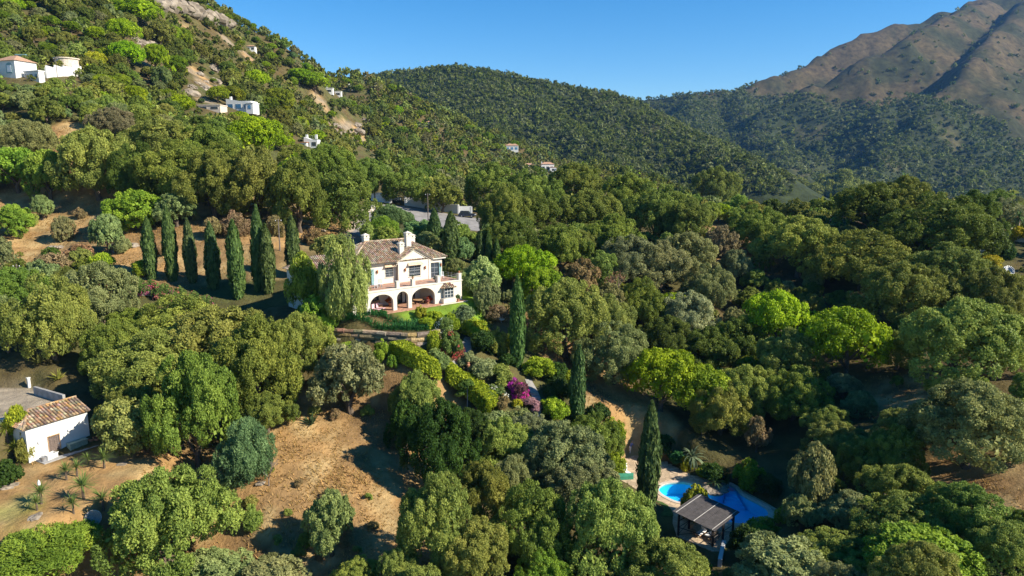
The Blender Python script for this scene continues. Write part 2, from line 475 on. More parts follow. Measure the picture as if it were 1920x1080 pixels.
def np_mesh(name, verts, quads, mats, leaf=None, col=None):
    """fast mesh of quads from arrays"""
    me = bpy.data.meshes.new(name)
    nv, nq = len(verts), len(quads)
    k = quads.shape[1]
    me.vertices.add(nv); me.loops.add(nq * k); me.polygons.add(nq)
    me.vertices.foreach_set('co', np.ascontiguousarray(verts, dtype=np.float32).ravel())
    me.loops.foreach_set('vertex_index', np.ascontiguousarray(quads, dtype=np.int32).ravel())
    me.polygons.foreach_set('loop_start', np.arange(nq, dtype=np.int32) * k)
    if leaf is not None:
        a = me.attributes.new('leaf', 'FLOAT', 'FACE'); a.data.foreach_set('value', np.ascontiguousarray(leaf, dtype=np.float32))
    if col is not None:
        dom = 'FACE' if len(col) == nq else 'POINT'
        a = me.attributes.new('col', 'FLOAT_COLOR', dom)
        a.data.foreach_set('color', np.ascontiguousarray(np.c_[col, np.ones(len(col))], dtype=np.float32).ravel())
    for m in (mats if isinstance(mats, (list, tuple)) else [mats]): me.materials.append(m)
    me.update(calc_edges=True)
    return me

# ------------------------------------------------------------------ the ground: one sheet out to the horizon, split by landform
def px_poly(pts): return [tuple(hit(*q)[:2]) for q in pts]
def ell(px, py, rx, ry=None):
    """a ground patch given by a photo pixel and its half width in metres"""
    P = hit(px, py)
    k = 1.0 if P[1] < 180 else .4
    return (P[0], P[1], rx * k, (ry or rx) * k)
LAWNS = [[tuple(villa(*q)[:2]) for q in ((3, -1.2), (16.4, -1.2), (16.9, 14), (21.5, 14), (21, 2), (18.5, -4.5), (12, -6), (5, -4.5))],
         px_poly([(0, 900), (75, 905), (85, 985), (40, 1010), (-60, 1010)])]
BARE = [ell(*q) for q in ((650,870,9),(600,800,6),(740,960,7),(500,930,7),(620,1000,7),(430,900,5),(800,765,4),(690,790,6),(110,930,9),(200,890,8),
        (100,390,16),(60,430,12),(180,440,13),(250,460,8),(320,420,12),(330,480,12),(450,420,8),(620,430,9),(650,440,5),(110,265,9),(105,200,6),
        (280,85,16),(300,135,16),(360,135,20),(400,165,16),(345,50,9),(430,80,12),(465,105,14),(390,190,9),(610,225,22),(660,245,18),(690,270,14),(715,300,9),
        (720,330,8),(825,265,12),(790,340,6),(950,325,8),(1130,740,6),(1190,785,5),(1090,690,6),(1060,650,5),(980,620,5),(1700,740,6),(1870,930,7),(1830,950,6),(1380,430,9),(1360,470,12),
        (1230,350,12),(610,200,16),(860,290,8),(745,318,6),(40,590,4),(680,425,5),(600,410,6))]
GRAVEL = [YARD, px_poly([(635, 470), (655, 425), (672, 400), (700, 395), (690, 425), (668, 470)])]
NT, NY = 430, 540
tt = np.linspace(-1.25, 1.25, NT)
yy = np.geomspace(18, 5200, NY)
GX, GY = (tt[None, :] * yy[:, None]).ravel(), np.repeat(yy, NT)
zn, zh, zm = znear(GX, GY), zhill(GX, GY), zmount(GX, GY)
zb = -85 + fbm(GX / 300, GY / 300, 55, 3) * 10
zn = np.where(GY > 1150, np.minimum(zn, -70), zn)
Z = np.maximum.reduce([zn, zh, zm, zb])
cls = np.argmax(np.stack([zn, zh, zm, zb]), 0)
straw, litter, scrub = np.array((.36, .215, .088)), np.array((.11, .08, .035)), np.array((.085, .09, .03))
nz = fbm(GX / 9, GY / 9, 61, 4)
nl = fbm(GX / 45, GY / 45, 62, 3)
def mixc(a, b, w): return a * (1 - w[:, None]) + b * w[:, None]
col = mixc(np.tile(litter, (len(GX), 1)), scrub, np.clip(nz * 1.2 + .4, 0, 1))
bare = np.zeros(len(GX))
for x, y, rx, ry in BARE:
    d = np.hypot((GX - x) / rx, (GY - y) / ry) + nz * .45
    bare = np.maximum(bare, np.clip((1.25 - d) / .35, 0, 1))
bare = np.maximum(bare, np.clip((GX / GY < -.2) * (GY < 165) * (GY > 112) * (nl + .7), 0, 1))
bare = np.maximum(bare, np.clip(-sdf_poly(GX, GY, px_poly([(-60, 385), (60, 375), (230, 384), (420, 398), (600, 402), (640, 440), (565, 472), (250, 482), (120, 500), (-60, 520)])) / 4 + .6 + nz * .3, 0, 1))
strawv = mixc(np.tile(straw, (len(GX), 1)), np.array((.2, .125, .058)), np.clip(nz * 2.2 + .4, 0, 1))
strawv = mixc(strawv, np.array((.42, .3, .14)), np.clip(fbm(GX / 3.5, GY / 3.5, 67, 3) * 2.2, 0, .8))
SLOPE = px_poly([(-60, 385), (60, 375), (230, 384), (420, 398), (600, 402), (640, 440), (565, 472), (250, 482), (120, 500), (-60, 520)])
farw = np.clip((GY - 180) / 60, 0, 1) * np.clip(fbm(GX / 5, GY / 5, 66, 4) * 2 + .5, 0, 1)
strawv = mixc(strawv, np.array((.25, .2, .14)), farw)
col = mixc(col, np.zeros(3), bare) + strawv * bare[:, None]
for poly in GRAVEL:
    w = np.clip(-sdf_poly(GX, GY, poly) / .8 + .3, 0, 1) * .9
    col = mixc(col, np.array((.36, .30, .225)), w)
for k, poly in enumerate(LAWNS):
    w = np.clip(-sdf_poly(GX, GY, poly) / 1.2 + .5, 0, 1) * (np.clip(1.0 + nz * .3, 0, 1) if k == 0 else np.clip(nz * 1.8 + .5, 0, .85))
    col = mixc(col, np.array((.15, .25, .025)), w)
far = mixc(np.tile(np.array((.035, .045, .018)), (len(GX), 1)), np.array((.12, .1, .045)), np.clip(fbm(GX / 60, GY / 60, 71, 4) * 2.4 - .75, 0, 1))
col = np.where((cls == 1)[:, None] | (cls == 3)[:, None], far, col)
f_ = GY * CP - Z * SP
gpx, gpy = 960 + F * GX / f_, 540 - F * (GY * SP + Z * CP) / f_
TREELINE = ([900, 1215, 1380, 1480, 1560, 1640, 1740, 1800, 1850, 1920, 2200], [150, 178, 164, 176, 182, 184, 176, 192, 212, 276, 350])
def treeline(px): return np.interp(px, *TREELINE)
mn = fbm(GX / 90, GY / 90, 81, 5)
mnt = mixc(np.tile(np.array((.085, .063, .03)), (len(GX), 1)), np.array((.036, .038, .015)), np.clip(mn * 2.6 + .5, 0, 1))
mnt = mixc(mnt, far, np.clip((gpy - treeline(gpx) - 5 + mn * 30) / 14, 0, 1))
col = np.where((cls == 2)[:, None], mnt, col)
V = np.stack([GX, GY, Z], 1)
ii, jj = np.meshgrid(np.arange(NY - 1), np.arange(NT - 1), indexing='ij')
q0 = (ii * NT + jj).ravel()
Q = np.stack([q0, q0 + 1, q0 + NT + 1, q0 + NT], 1)
qc = np.median(np.stack([cls[Q[:, 0]], cls[Q[:, 1]], cls[Q[:, 2]]], 1), axis=1).astype(int)
def sub_mesh(name, sel, m):
    q = Q[sel]
    u, inv = np.unique(q.ravel(), return_inverse=True)
    me = np_mesh(name, V[u], inv.reshape(-1, 4), m, col=col[u])
    me.polygons.foreach_set('use_smooth', np.ones(len(q), dtype=bool))
    o = link(name, me)
    o['kind'] = 'structure'
    return o
sub_mesh('hillside_ground', qc == 0, M_GROUND)
sub_mesh('wooded_hill', qc == 1, M_SCRUB)
sub_mesh('mountain', qc == 2, M_SCRUB)
sub_mesh('valley_floor', qc == 3, M_SCRUB)

# the air between here and the mountain
if HAZE > 0:
    hz = MB().box(-7200, 7200, -300, 5400, -420, 720)
    hm = bpy.data.materials.new('haze')
    hm.use_nodes = True
    hm.node_tree.nodes.clear()
    ho = hm.node_tree.nodes.new('ShaderNodeOutputMaterial')
    pv = hm.node_tree.nodes.new('ShaderNodeVolumePrincipled')
    pv.inputs['Color'].default_value = (.2, .48, 1.0, 1)
    pv.inputs['Density'].default_value = HAZE
    pv.inputs['Anisotropy'].default_value = .1
    hm.node_tree.links.new(pv.outputs[0], ho.inputs['Volume'])
    hz.build('haze', hm, kind='stuff')

# ------------------------------------------------------------------ plants
def unit(a): return a / (np.linalg.norm(a, axis=1, keepdims=True) + 1e-9)
def leaf_quads(pos, nrm, tan, L, Wd, leaf):
    tan = unit(tan - nrm * np.sum(tan * nrm, 1, keepdims=True))
    bit = np.cross(nrm, tan)
    L, Wd = np.broadcast_to(L, len(pos))[:, None], np.broadcast_to(Wd, len(pos))[:, None]
    v = np.stack([pos - tan * L, pos - bit * Wd, pos + tan * L, pos + bit * Wd], 1).reshape(-1, 3)
    return v, np.arange(len(v)).reshape(-1, 4), leaf
def cloud(lobes, per, size, rng, ctr, elong=1.5, zs=1.0, hang=0.0, tidy=.7, tuft=0.0):
    """leaves over the skins of many small lobes (x, y, z, r)"""
    lob = np.asarray(lobes)
    n = np.maximum(4, (per * (lob[:, 3] / lob[:, 3].mean()) ** 2)).astype(int)
    idx = np.repeat(np.arange(len(lob)), n)
    lv = np.clip(.5 + np.asarray(fbm(lob[:, 0] / 2.6 + lob[:, 2] / 3 + 50, lob[:, 1] / 2.6 + 50, int(size * 1000), 2)) * .9 + (rng.random(len(lob)) - .5) * .7, 0, 1)
    d = unit(rng.normal(size=(len(idx), 3)))
    out = unit(lob[idx, :3] - ctr)
    d = unit(d + out * .55 + np.array((0, 0, .2)))
    pos = lob[idx, :3] + d * (lob[idx, 3] * rng.uniform(.6, 1.08, len(idx)))[:, None] * np.array((1, 1, zs))
    nrm = unit(d * tidy + out * .25 + rng.normal(size=d.shape) * .5)
    tan = rng.normal(size=d.shape) + np.array((0, 0, -hang * 3))
    s = size * rng.uniform(.5, 1.35, len(idx))
    if tuft:
        up = (rng.random(len(idx)) < tuft)[:, None]
        tan = np.where(up, d + out * .5 + np.array((0, 0, .5)) + rng.normal(size=d.shape) * .35, tan)
        nrm = np.where(up, unit(rng.normal(size=d.shape) + d * .35 + np.array((0, 0, .3))), nrm)
    return leaf_quads(pos, nrm, tan, s * elong * .5, s * .5, np.clip(lv[idx] * .6 + rng.random(len(idx)) * .4, 0, 1))
def merge(parts):
    vs, qs, ls, b = [], [], [], 0
    for v, q, l in parts:
        vs.append(v); qs.append(q + b); ls.append(l); b += len(v)
    return np.concatenate(vs), np.concatenate(qs), np.concatenate(ls)
def dome(W, H, nbig, nsmall, rng, flat=.0, rb=.27, rs=(.07, .115), low=-.25, zc=.42):
    """small lobes over big lobes over a dome: the clumps of a crown"""
    big = []
    for k in range(nbig):
        az = 2.4 * k + rng.uniform(-.5, .5)
        e = rng.uniform(low, 1.0) if k else 1.0
        ce = math.sqrt(max(0, 1 - e * e)) if e > 0 else 1.0
        rr = rng.uniform(.4, .92)
        r = W * rb * rng.uniform(.6, 1.3)
        big.append((ce * math.cos(az) * (W / 2 - r * .75) * (rr + .3), ce * math.sin(az) * (W / 2 - r * .75) * (rr + .3), H * zc + e * (H * (1 - zc) - r * .8) * (1 - flat), r))
    big.append((0, 0, H * .5, W * .25))
    small = []
    for bx, by, bz, br in big:
        for k in range(nsmall):
            d = rng.normal(size=3); d /= np.linalg.norm(d)
            o = np.array((bx, by, bz - H * .4)); o /= np.linalg.norm(o) + 1e-6
            d = d + o * .6; d /= np.linalg.norm(d)
            small.append((bx + d[0] * br, by + d[1] * br, max(W * .03, bz + d[2] * br * .85), W * rng.uniform(*rs)))
    return big, small
def crown_mesh(name, W, H, nbig, nsmall, per, size, seed, fill=60, **kw):
    rng = np.random.default_rng(seed)
    dk = {k: kw.pop(k) for k in list(kw) if k in ('flat', 'rb', 'rs', 'low', 'zc')}
    big, small = dome(W, H, nbig, nsmall, rng, **dk)
    ctr = np.array((0, 0, H * .35))
    a = cloud(small, per, size, rng, ctr, **kw)
    fl = np.array(big) * np.array((.9, .9, .92, .8))
    b = cloud(fl, fill, size * 2.6, rng, ctr)
    v, q, l = merge([a, b])
    v = v * np.array((W / 2 / np.percentile(np.hypot(v[:, 0], v[:, 1]), 96),) * 2 + (H / np.percentile(v[:, 2], 98.5),))
    return np_mesh(name, v, q, M_LEAF, leaf=l)
def trunk_mesh(name, H, r, seed, limbs=5, spread=.3, W=8, zt=.55, bark=None):
    rng = random.Random(seed)
    m = MB()
    top = H * zt
    pts = [(0, 0, -1.2), (rng.uniform(-.1, .1) * r, 0, 0)]
    for k in range(1, 5): pts.append((rng.uniform(-1, 1) * r * .9 * k * .5, rng.uniform(-1, 1) * r * .9 * k * .5, top * k / 4))
    m.tube(pts, [r * 1.5, r * 1.25, r, r * .85, r * .7, r * .45], 7)
    for k in range(limbs):
        a = k * 2.4 + rng.random()
        s = pts[2 + k % 3]
        L = W * spread * rng.uniform(.8, 1.2)
        e = (s[0] + math.cos(a) * L, s[1] + math.sin(a) * L, min(H * .85, s[2] + L * rng.uniform(.5, 1.0)))
        mid = tuple((s[i] * .5 + e[i] * .5) for i in range(3))
        m.tube([s, (mid[0], mid[1], mid[2] + L * .08), e], [r * .5, r * .33, r * .14], 5)
    return m.mesh(name, bark or M_BARK)
def cypress_mesh(name, W, H, n, seed):
    rng = np.random.default_rng(seed)
    z = rng.random(n) ** .85
    a = rng.uniform(0, 2 * math.pi, n)
    prof = np.interp(z, [0, .04, .15, .4, .7, .88, 1], [.4, .62, .85, 1.0, .82, .5, .05])
    lump = 1 + .34 * np.asarray(fbm(a * 2.2 + 40, z * 7, seed, 3)) + .16 * np.asarray(fbm(a * 9 + 40, z * 26, seed + 5, 2))
    r = W / 2 * prof * lump * np.sqrt(rng.uniform(.55, 1.15, n))
    rad = np.stack([np.cos(a), np.sin(a), np.zeros(n)], 1)
    pos = rad * r[:, None] + np.stack([0 * z, 0 * z, z * H], 1)
    nrm = unit(rad + rng.normal(size=(n, 3)) * .45)
    tan = np.tile(np.array((0, 0, 1.0)), (n, 1)) + rad * .25 + rng.normal(size=(n, 3)) * .22
    s = rng.uniform(.16, .5, n)
    leaf = np.clip(.5 + fbm(a * 4, z * 14, seed + 9, 3) * .8 + rng.normal(size=n) * .15, 0, 1)
    v, q, l = leaf_quads(pos, nrm, tan, s, s * .42, leaf)
    return np_mesh(name, v, q, M_LEAF, leaf=l)
def blades_mesh(name, n, L, w, seed, droop=.5, z0=.0, el=(.1, 1.4), seg=3, mat_=None, r0=.05, stiff=1.0):
    """rosette of long narrow leaves"""
    rng = np.random.default_rng(seed)
    vs, qs, ls = [], [], []
    for k in range(n):
        a, e = k * 2.39996 + rng.uniform(-.2, .2), rng.uniform(*el)
        ll, ww = L * rng.uniform(.75, 1.1), w * rng.uniform(.8, 1.2)
        side = np.array((-math.sin(a), math.cos(a), 0))
        p = np.array((math.cos(a) * r0, math.sin(a) * r0, z0))
        b = len(vs)
        for s in range(seg + 1):
            t = s / seg
            wd = ww * (1 - t ** 2 * .96) * (.7 + .3 * math.sin(min(1, t * 2) * math.pi / 2))
            vs += [p - side * wd / 2, p + side * wd / 2]
            p = p + np.array((math.cos(a) * math.cos(e), math.sin(a) * math.cos(e), math.sin(e))) * ll / seg
            e -= droop / seg * (1.2 if s else .6)
        for s in range(seg):
            qs.append((b + 2 * s, b + 2 * s + 1, b + 2 * s + 3, b + 2 * s + 2)); ls.append(.3 + .6 * rng.random())
    return np_mesh(name, np.array(vs), np.array(qs), mat_ or M_LEAF, leaf=np.array(ls))
def bare_tree_mesh(name, H, W, seed, depth=4):
    rng = random.Random(seed)
    m = MB()
    tips = []
    def grow(p, d, L, r, k):
        q = p + d * L
        m.tube([p, (p + q) / 2 + Vector((rng.uniform(-1, 1), rng.uniform(-1, 1), 0)) * L * .06, q], [r, r * .85, r * .65], 4 if k < 3 else 5, cap=False)
        if k == 0: tips.append(q); return
        for i in range(3 if k > 1 else 4):
            nd = (d + Vector((rng.uniform(-1, 1), rng.uniform(-1, 1), rng.uniform(-.2, .6))) * .75).normalized()
            grow(q, nd, L * rng.uniform(.6, .8), r * .58, k - 1)
    grow(Vector((0, 0, -.4)), Vector((0, 0, 1)), H * .3, H * .022, depth)
    return m.mesh(name, mat('grey_twigs', (.24, .185, .15), .9, .3, 4)), tips
OAK_W, OAK_H = 10.0, 8.0
PROTO = {}
def reg(kind, crowns, trunks, W, H): PROTO[kind] = (crowns, trunks, W, H)
tr = [trunk_mesh('oak_trunk', 6.5, .32, 100 + k, 6, .3, 10, .5) for k in range(4)]
reg('oak_near', [crown_mesh('oak_crown', 10, 8, 17, 20, 160, .115, 200 + k, 130, elong=1.9, rs=(.03, .075), rb=.2, tidy=.5, tuft=.5) for k in range(4)], tr, 10, 8)
reg('oak', [crown_mesh('oak_crown', 10, 8, 14, 14, 62, .23, 220 + k, 60, elong=1.7, rs=(.035, .08), rb=.21, tidy=.5, tuft=.45) for k in range(5)], tr, 10, 8)
reg('olive', [crown_mesh('olive_crown', 6, 5, 12, 18, 90, .12, 240 + k, 150, elong=2.2, rs=(.04, .085), tidy=.5, tuft=.5) for k in range(3)], [trunk_mesh('olive_trunk', 4, .22, 120 + k, 6, .3, 6, .5) for k in range(2)], 6, 5)
reg('pine', [crown_mesh('pine_crown', 9, 7, 9, 26, 75, .18, 260 + k, 120, elong=1.3, rs=(.055, .085), rb=.25, low=.0, zc=.55, tidy=.9) for k in range(3)], [trunk_mesh('pine_trunk', 6, .26, 130 + k, 7, .33, 9, .6) for k in range(2)], 9, 7)
reg('pepper', [crown_mesh('weeping_crown', 7, 8, 12, 20, 105, .12, 270 + k, 100, elong=3.4, rs=(.05, .09), zs=2.4, hang=1.0) for k in range(2)], [trunk_mesh('weeping_trunk', 6, .25, 140, 6, .3, 7, .6)], 7, 8)
reg('feathery', [crown_mesh('feathery_crown', 8, 6, 13, 20, 110, .1, 280 + k, 160, elong=4.0, rs=(.06, .1), hang=.1, tidy=.4, tuft=.6) for k in range(2)], [trunk_mesh('feathery_trunk', 4.5, .16, 150, 7, .35, 8, .55)], 8, 6)
reg('broad', [crown_mesh('broad_leaf_crown', 6, 5, 10, 17, 62, .2, 290 + k, 100, elong=1.2, rs=(.06, .1), tidy=.5) for k in range(3)], [trunk_mesh('broad_leaf_trunk', 4, .14, 160, 6, .3, 6, .55)], 6, 5)
reg('bush', [crown_mesh('bush_crown', 3, 2.2, 8, 15, 46, .12, 300 + k, 70, tuft=.4, rs=(.08, .14), low=-.6, zc=.35) for k in range(3)], None, 3, 2.2)
reg('clipped', [crown_mesh('clipped_crown', 3, 2.6, 12, 22, 34, .12, 310 + k, 60, rs=(.05, .07), rb=.3, low=-.5, zc=.4, tidy=1.3) for k in range(2)], None, 3, 2.6)
reg('cypress', [cypress_mesh('cypress_crown', 2.9, 12, 6500, 320 + k) for k in range(4)], [MB().tube([(0, 0, -.8), (0, 0, .5), (0, 0, 3)], [.3, .22, .12], 7).mesh('cypress_trunk', M_BARK)], 2.9, 12)
COL = dict(oak=(.17, .2, .035), oak2=(.22, .25, .05), grey=(.215, .235, .085), olive=(.23, .25, .095), dark=(.11, .145, .024), lime=(.25, .34, .01), pine=(.2, .26, .015),
           cyp=(.085, .13, .036), fresh=(.2, .28, .03), laurel=(.045, .085, .015), fig=(.24, .26, .06), yel=(.36, .3, .02), brown=(.23, .185, .1), dry=(.24, .17, .08), hedge=(.26, .3, .02),
           aga=(.045, .14, .035), magenta=(.4, .03, .25), red=(.3, .07, .05), silver=(.27, .29, .14), bluegrn=(.15, .21, .075), white=(.5, .5, .38), purple=(.3, .16, .2))
TREES = []      # every planted thing: dict(kind, P, W, H, col, name, noun, label)
def scale_at(P): return F / (P[1] * CP - P[2] * SP)
def put(kind, cx, cy, w, h, col='oak', noun=None, label=None, name=None, P=None, cat=None, group=None, base=None):
    fixed = P is not None
    bx, by = cx, (base if base else cy + .36 * h)
    for it in range(1 if fixed else 3):
        if not fixed: P = hit(bx, by)
        s = scale_at(P)
        Wm, Hm = w / s, h / s
        el = math.atan2(-P[2], P[1])
        if kind == 'cypress': Hm = Hm / math.cos(el)
        else: Hm = float(np.clip(math.sqrt(max(0, Hm ** 2 - (Wm * math.sin(max(0, el))) ** 2)) / math.cos(el), .45 * Wm, 1.3 * Wm if kind not in ('pepper', 'broad') else 1.9 * Wm))
        x, y, _ = proj(P + np.array((0, 0, Hm * .5)))
        bx += cx - x
        if not base: by += cy - y
    c = COL[col] if isinstance(col, str) else col
    c = tuple(float(np.clip(x * random.uniform(.9, 1.12), .01, .9)) for x in c)
    d = dict(kind=kind, P=np.array(P, float), W=Wm, H=Hm, col=c, noun=noun, label=label, name=name, cat=cat, group=group, tone=col if isinstance(col, str) else 'oak')
    TREES.append(d)
    return d
O, OL, PI_, FE = 'oak', 'olive', 'pine', 'feathery'
HAND = [  # kind, centre x, y, width, height in photo pixels, colour
 (FE,76,1042,200,130,'fresh'),(O,315,985,235,215,'oak2'),(OL,395,1080,150,90,'olive'),(OL,510,1085,140,70,'olive'),(OL,620,985,95,115,'grey'),(FE,455,850,110,115,'bluegrn'),
 ('broad',232,803,120,105,'fig'),(O,365,775,165,205,'oak'),(O,290,695,210,150,'oak2'),(O,410,650,210,150,'oak2'),(O,95,600,150,150,'oak2'),(O,190,560,140,125,'grey'),(O,485,690,160,180,'oak'),(O,560,650,120,120,'oak2'),
 (O,340,610,170,110,'oak2'),(O,500,775,110,80,'oak'),(OL,655,712,140,130,'grey'),(O,778,757,104,114,'oak2'),(O,10,610,80,150,'grey'),(O,215,660,120,110,'oak'),(O,250,770,120,110,'oak'),
 (O,825,842,150,168,'laurel'),(O,760,800,80,90,'laurel'),(O,882,815,90,90,'laurel'),(O,945,840,120,110,'oak2'),(O,1060,865,180,150,'grey'),(O,1110,820,110,90,'oak'),(O,990,810,90,70,'olive'),
 (O,820,990,150,185,'oak2'),(O,905,930,110,120,'oak'),(O,1000,985,150,150,'oak'),(O,890,1050,150,140,'oak2'),(O,1140,1000,190,190,'oak2'),(O,1245,1080,180,150,'oak2'),(O,1020,1075,110,90,'fresh'),(O,1090,920,150,120,'grey'),(O,745,1075,90,90,'oak2'),(O,960,900,90,90,'grey'),(O,1160,1090,170,110,'oak2'),
 (OL,1475,1065,200,120,'olive'),(O,1570,1045,165,105,'oak2'),('broad',1524,898,92,122,'grey'),(O,1625,868,115,95,'oak'),(OL,1595,965,105,85,'olive'),(O,1680,855,110,110,'oak'),(O,1820,800,220,170,'grey'),(O,1700,985,190,130,'oak2'),(O,1820,970,170,130,'oak'),(OL,1735,1050,220,110,'fresh'),(O,1880,1035,140,120,'oak2'),
 (O,1352,768,130,100,'oak2'),(O,1420,815,52,66,'brown'),(PI_,1240,715,140,120,'lime'),(PI_,1315,740,130,110,'pine'),(O,1150,665,150,115,'grey'),(O,1060,600,170,140,'oak2'),(O,1140,600,100,90,'oak2'),(O,1290,600,115,100,'silver'),(O,1205,570,90,90,'oak'),(O,1090,525,75,75,'dry'),(PI_,980,505,115,85,'lime'),(PI_,1015,545,90,80,'pine'),
 (PI_,1455,605,135,115,'lime'),(PI_,1590,645,145,130,'lime'),(O,1480,675,120,110,'oak2'),(O,1400,740,140,110,'oak2'),(O,1490,740,140,100,'oak'),(O,1800,650,230,170,'oak2'),(O,1880,640,120,120,'oak'),(O,1690,560,180,130,'oak'),(O,1620,490,200,110,'oak'),(O,1500,465,170,110,'oak2'),(O,1770,520,170,120,'oak'),(O,1860,560,130,110,'oak'),(O,1760,430,210,120,'dark'),(O,1640,395,150,95,'dark'),(O,1580,350,130,110,'oak'),(O,1490,370,150,100,'oak'),(O,1410,365,110,90,'oak'),(O,1345,360,100,85,'oak'),(O,1822,412,105,100,'dark'),(O,1700,380,110,90,'oak'),
 (O,1420,430,110,80,'oak'),(O,1290,485,120,90,'grey'),(O,1240,500,110,90,'grey'),(O,1180,490,120,90,'grey'),(O,1230,400,130,100,'oak'),(O,1100,410,140,100,'oak'),(O,1150,450,120,90,'oak'),(O,1000,410,120,90,'dark'),(O,948,402,112,100,'oak'),(O,1050,470,120,90,'oak'),(O,960,450,110,90,'dark'),(O,1080,350,120,80,'oak'),(O,1000,360,110,80,'oak'),(O,1180,370,110,80,'oak'),(O,925,352,110,85,'oak'),(O,1290,420,110,90,'oak'),
 (FE,733,414,80,54,'bluegrn'),(FE,720,430,60,45,'fresh'),(O,765,350,100,70,'oak'),(O,690,335,90,70,'oak'),(OL,790,440,90,50,'bluegrn'),(OL,866,470,46,48,'bluegrn'),(O,640,380,130,120,'oak'),(O,560,370,110,130,'oak'),(O,480,350,170,130,'oak'),(O,400,350,130,120,'oak'),(O,330,330,140,120,'oak'),(O,180,310,150,125,'oak2'),(O,260,330,110,110,'dark'),(O,50,270,110,80,'grey'),(OL,30,320,100,80,'fresh'),(OL,90,330,80,90,'fresh'),(OL,250,395,110,70,'fresh'),(OL,330,395,80,60,'grey'),
 (OL,200,440,55,95,'grey'),(OL,117,430,42,45,'grey'),(OL,78,390,38,45,'grey'),(OL,30,415,65,60,'fresh'),(O,5,480,50,110,'grey'),(PI_,480,265,110,85,'lime'),(PI_,545,340,90,80,'pine'),(O,390,285,130,90,'oak'),(O,300,270,140,90,'oak2'),(O,215,235,90,60,'brown'),(O,420,310,110,80,'oak'),
 (O,610,320,120,90,'oak'),(O,560,310,90,70,'oak'),(O,830,370,80,60,'oak'),(OL,1225,325,50,40,'fresh'),(OL,1190,325,40,35,'fresh'),(O,1355,455,70,60,'brown'),(OL,1380,500,60,60,'grey'),(O,1330,540,100,80,'grey'),(O,1390,640,110,90,'dark'),(O,1330,660,120,90,'dark'),(O,1250,640,110,90,'dark'),
 (PI_,240,105,60,50,'lime'),(PI_,290,110,50,50,'lime'),(PI_,230,60,60,45,'lime'),(PI_,255,25,90,50,'lime'),(PI_,320,70,50,40,'pine'),(PI_,345,75,40,40,'pine'),(PI_,590,155,60,35,'lime'),(PI_,560,145,50,30,'lime'),(PI_,480,150,50,35,'lime'),(PI_,408,178,40,30,'pine'),(PI_,520,190,60,45,'pine'),(O,300,65,60,50,'oak'),
]
for h in HAND: put(*h)
# garden trees beside the villa
put('pepper', 641, 540, 104, 150, (.25, .3, .075), base=600, label='tall weeping pepper tree hanging over the left end of the villa', name='pepper_tree', cat='tree')
put('broad', 568, 535, 75, 110, 'fresh', base=588, label='slim lime-green tree between the cypress row and the weeping tree', name='garden_tree', cat='tree')
put('broad', 590, 605, 85, 90, 'fresh', label='low lime-green tree at the foot of the weeping tree', name='garden_tree', cat='tree')
put('broad', 620, 470, 75, 55, 'fig', label='yellow-green tree rising behind the villa\'s left roof', name='garden_tree', cat='tree')
put('broad', 905, 525, 80, 75, (.27, .33, .12), base=558, label='airy flat-topped tree on the lawn right of the villa', name='garden_tree', cat='tree')
put('broad', 912, 562, 52, 66, 'grey', base=590, label='pale drooping tree between the lawn and the tall single cypress', name='garden_tree', cat='tree')
put('broad', 690, 440, 34, 40, 'fig', label='small yellow-green tree beside the left chimney of the villa', name='garden_tree', cat='tree')
# cypresses: x, top, base, width
CYP = [(284,413,528,26,'first of the row, furthest from the villa'),(325,395,530,30,'second and tallest of the row beside the flower terrace'),(361,416,533,25,'third in the row, the shortest one'),(402,423,545,30,'fourth in the row above the flower terrace'),(447,420,562,36,'fifth and stoutest of the row'),(486,393,548,28,'sixth in the row, tall with a sharp tip'),(504,427,552,30,'seventh in the row, touching the sixth'),(550,410,520,30,'last of the row, nearest the weeping tree'),
       (817,396,475,30,'dark, standing behind the right end of the villa roof'),(845,402,500,32,'tall, brushing the right corner of the villa'),(900,437,500,17,'thin, first of three in line right of the villa'),(918,438,506,17,'thin, middle of three in line right of the villa'),(933,450,515,15,'thin, last of three in line right of the villa'),
       (970,528,690,33,'tall and alone above the garden steps'),(1081,657,800,32,'slender, between the garden steps and the pool'),(1210,776,970,46,'huge, standing at the edge of the pool terrace')]
for cx, top, b, w, t in CYP:
    P = hit(cx, b - 3)
    put('cypress', cx, 0, w * random.uniform(.78, .95), b - top, 'cyp', P=P, label='dark green columnar cypress, ' + t, name='cypress_tree', cat='tree', group='cypresses of the garden' if cx > 560 else 'row of cypresses by the flower terrace')
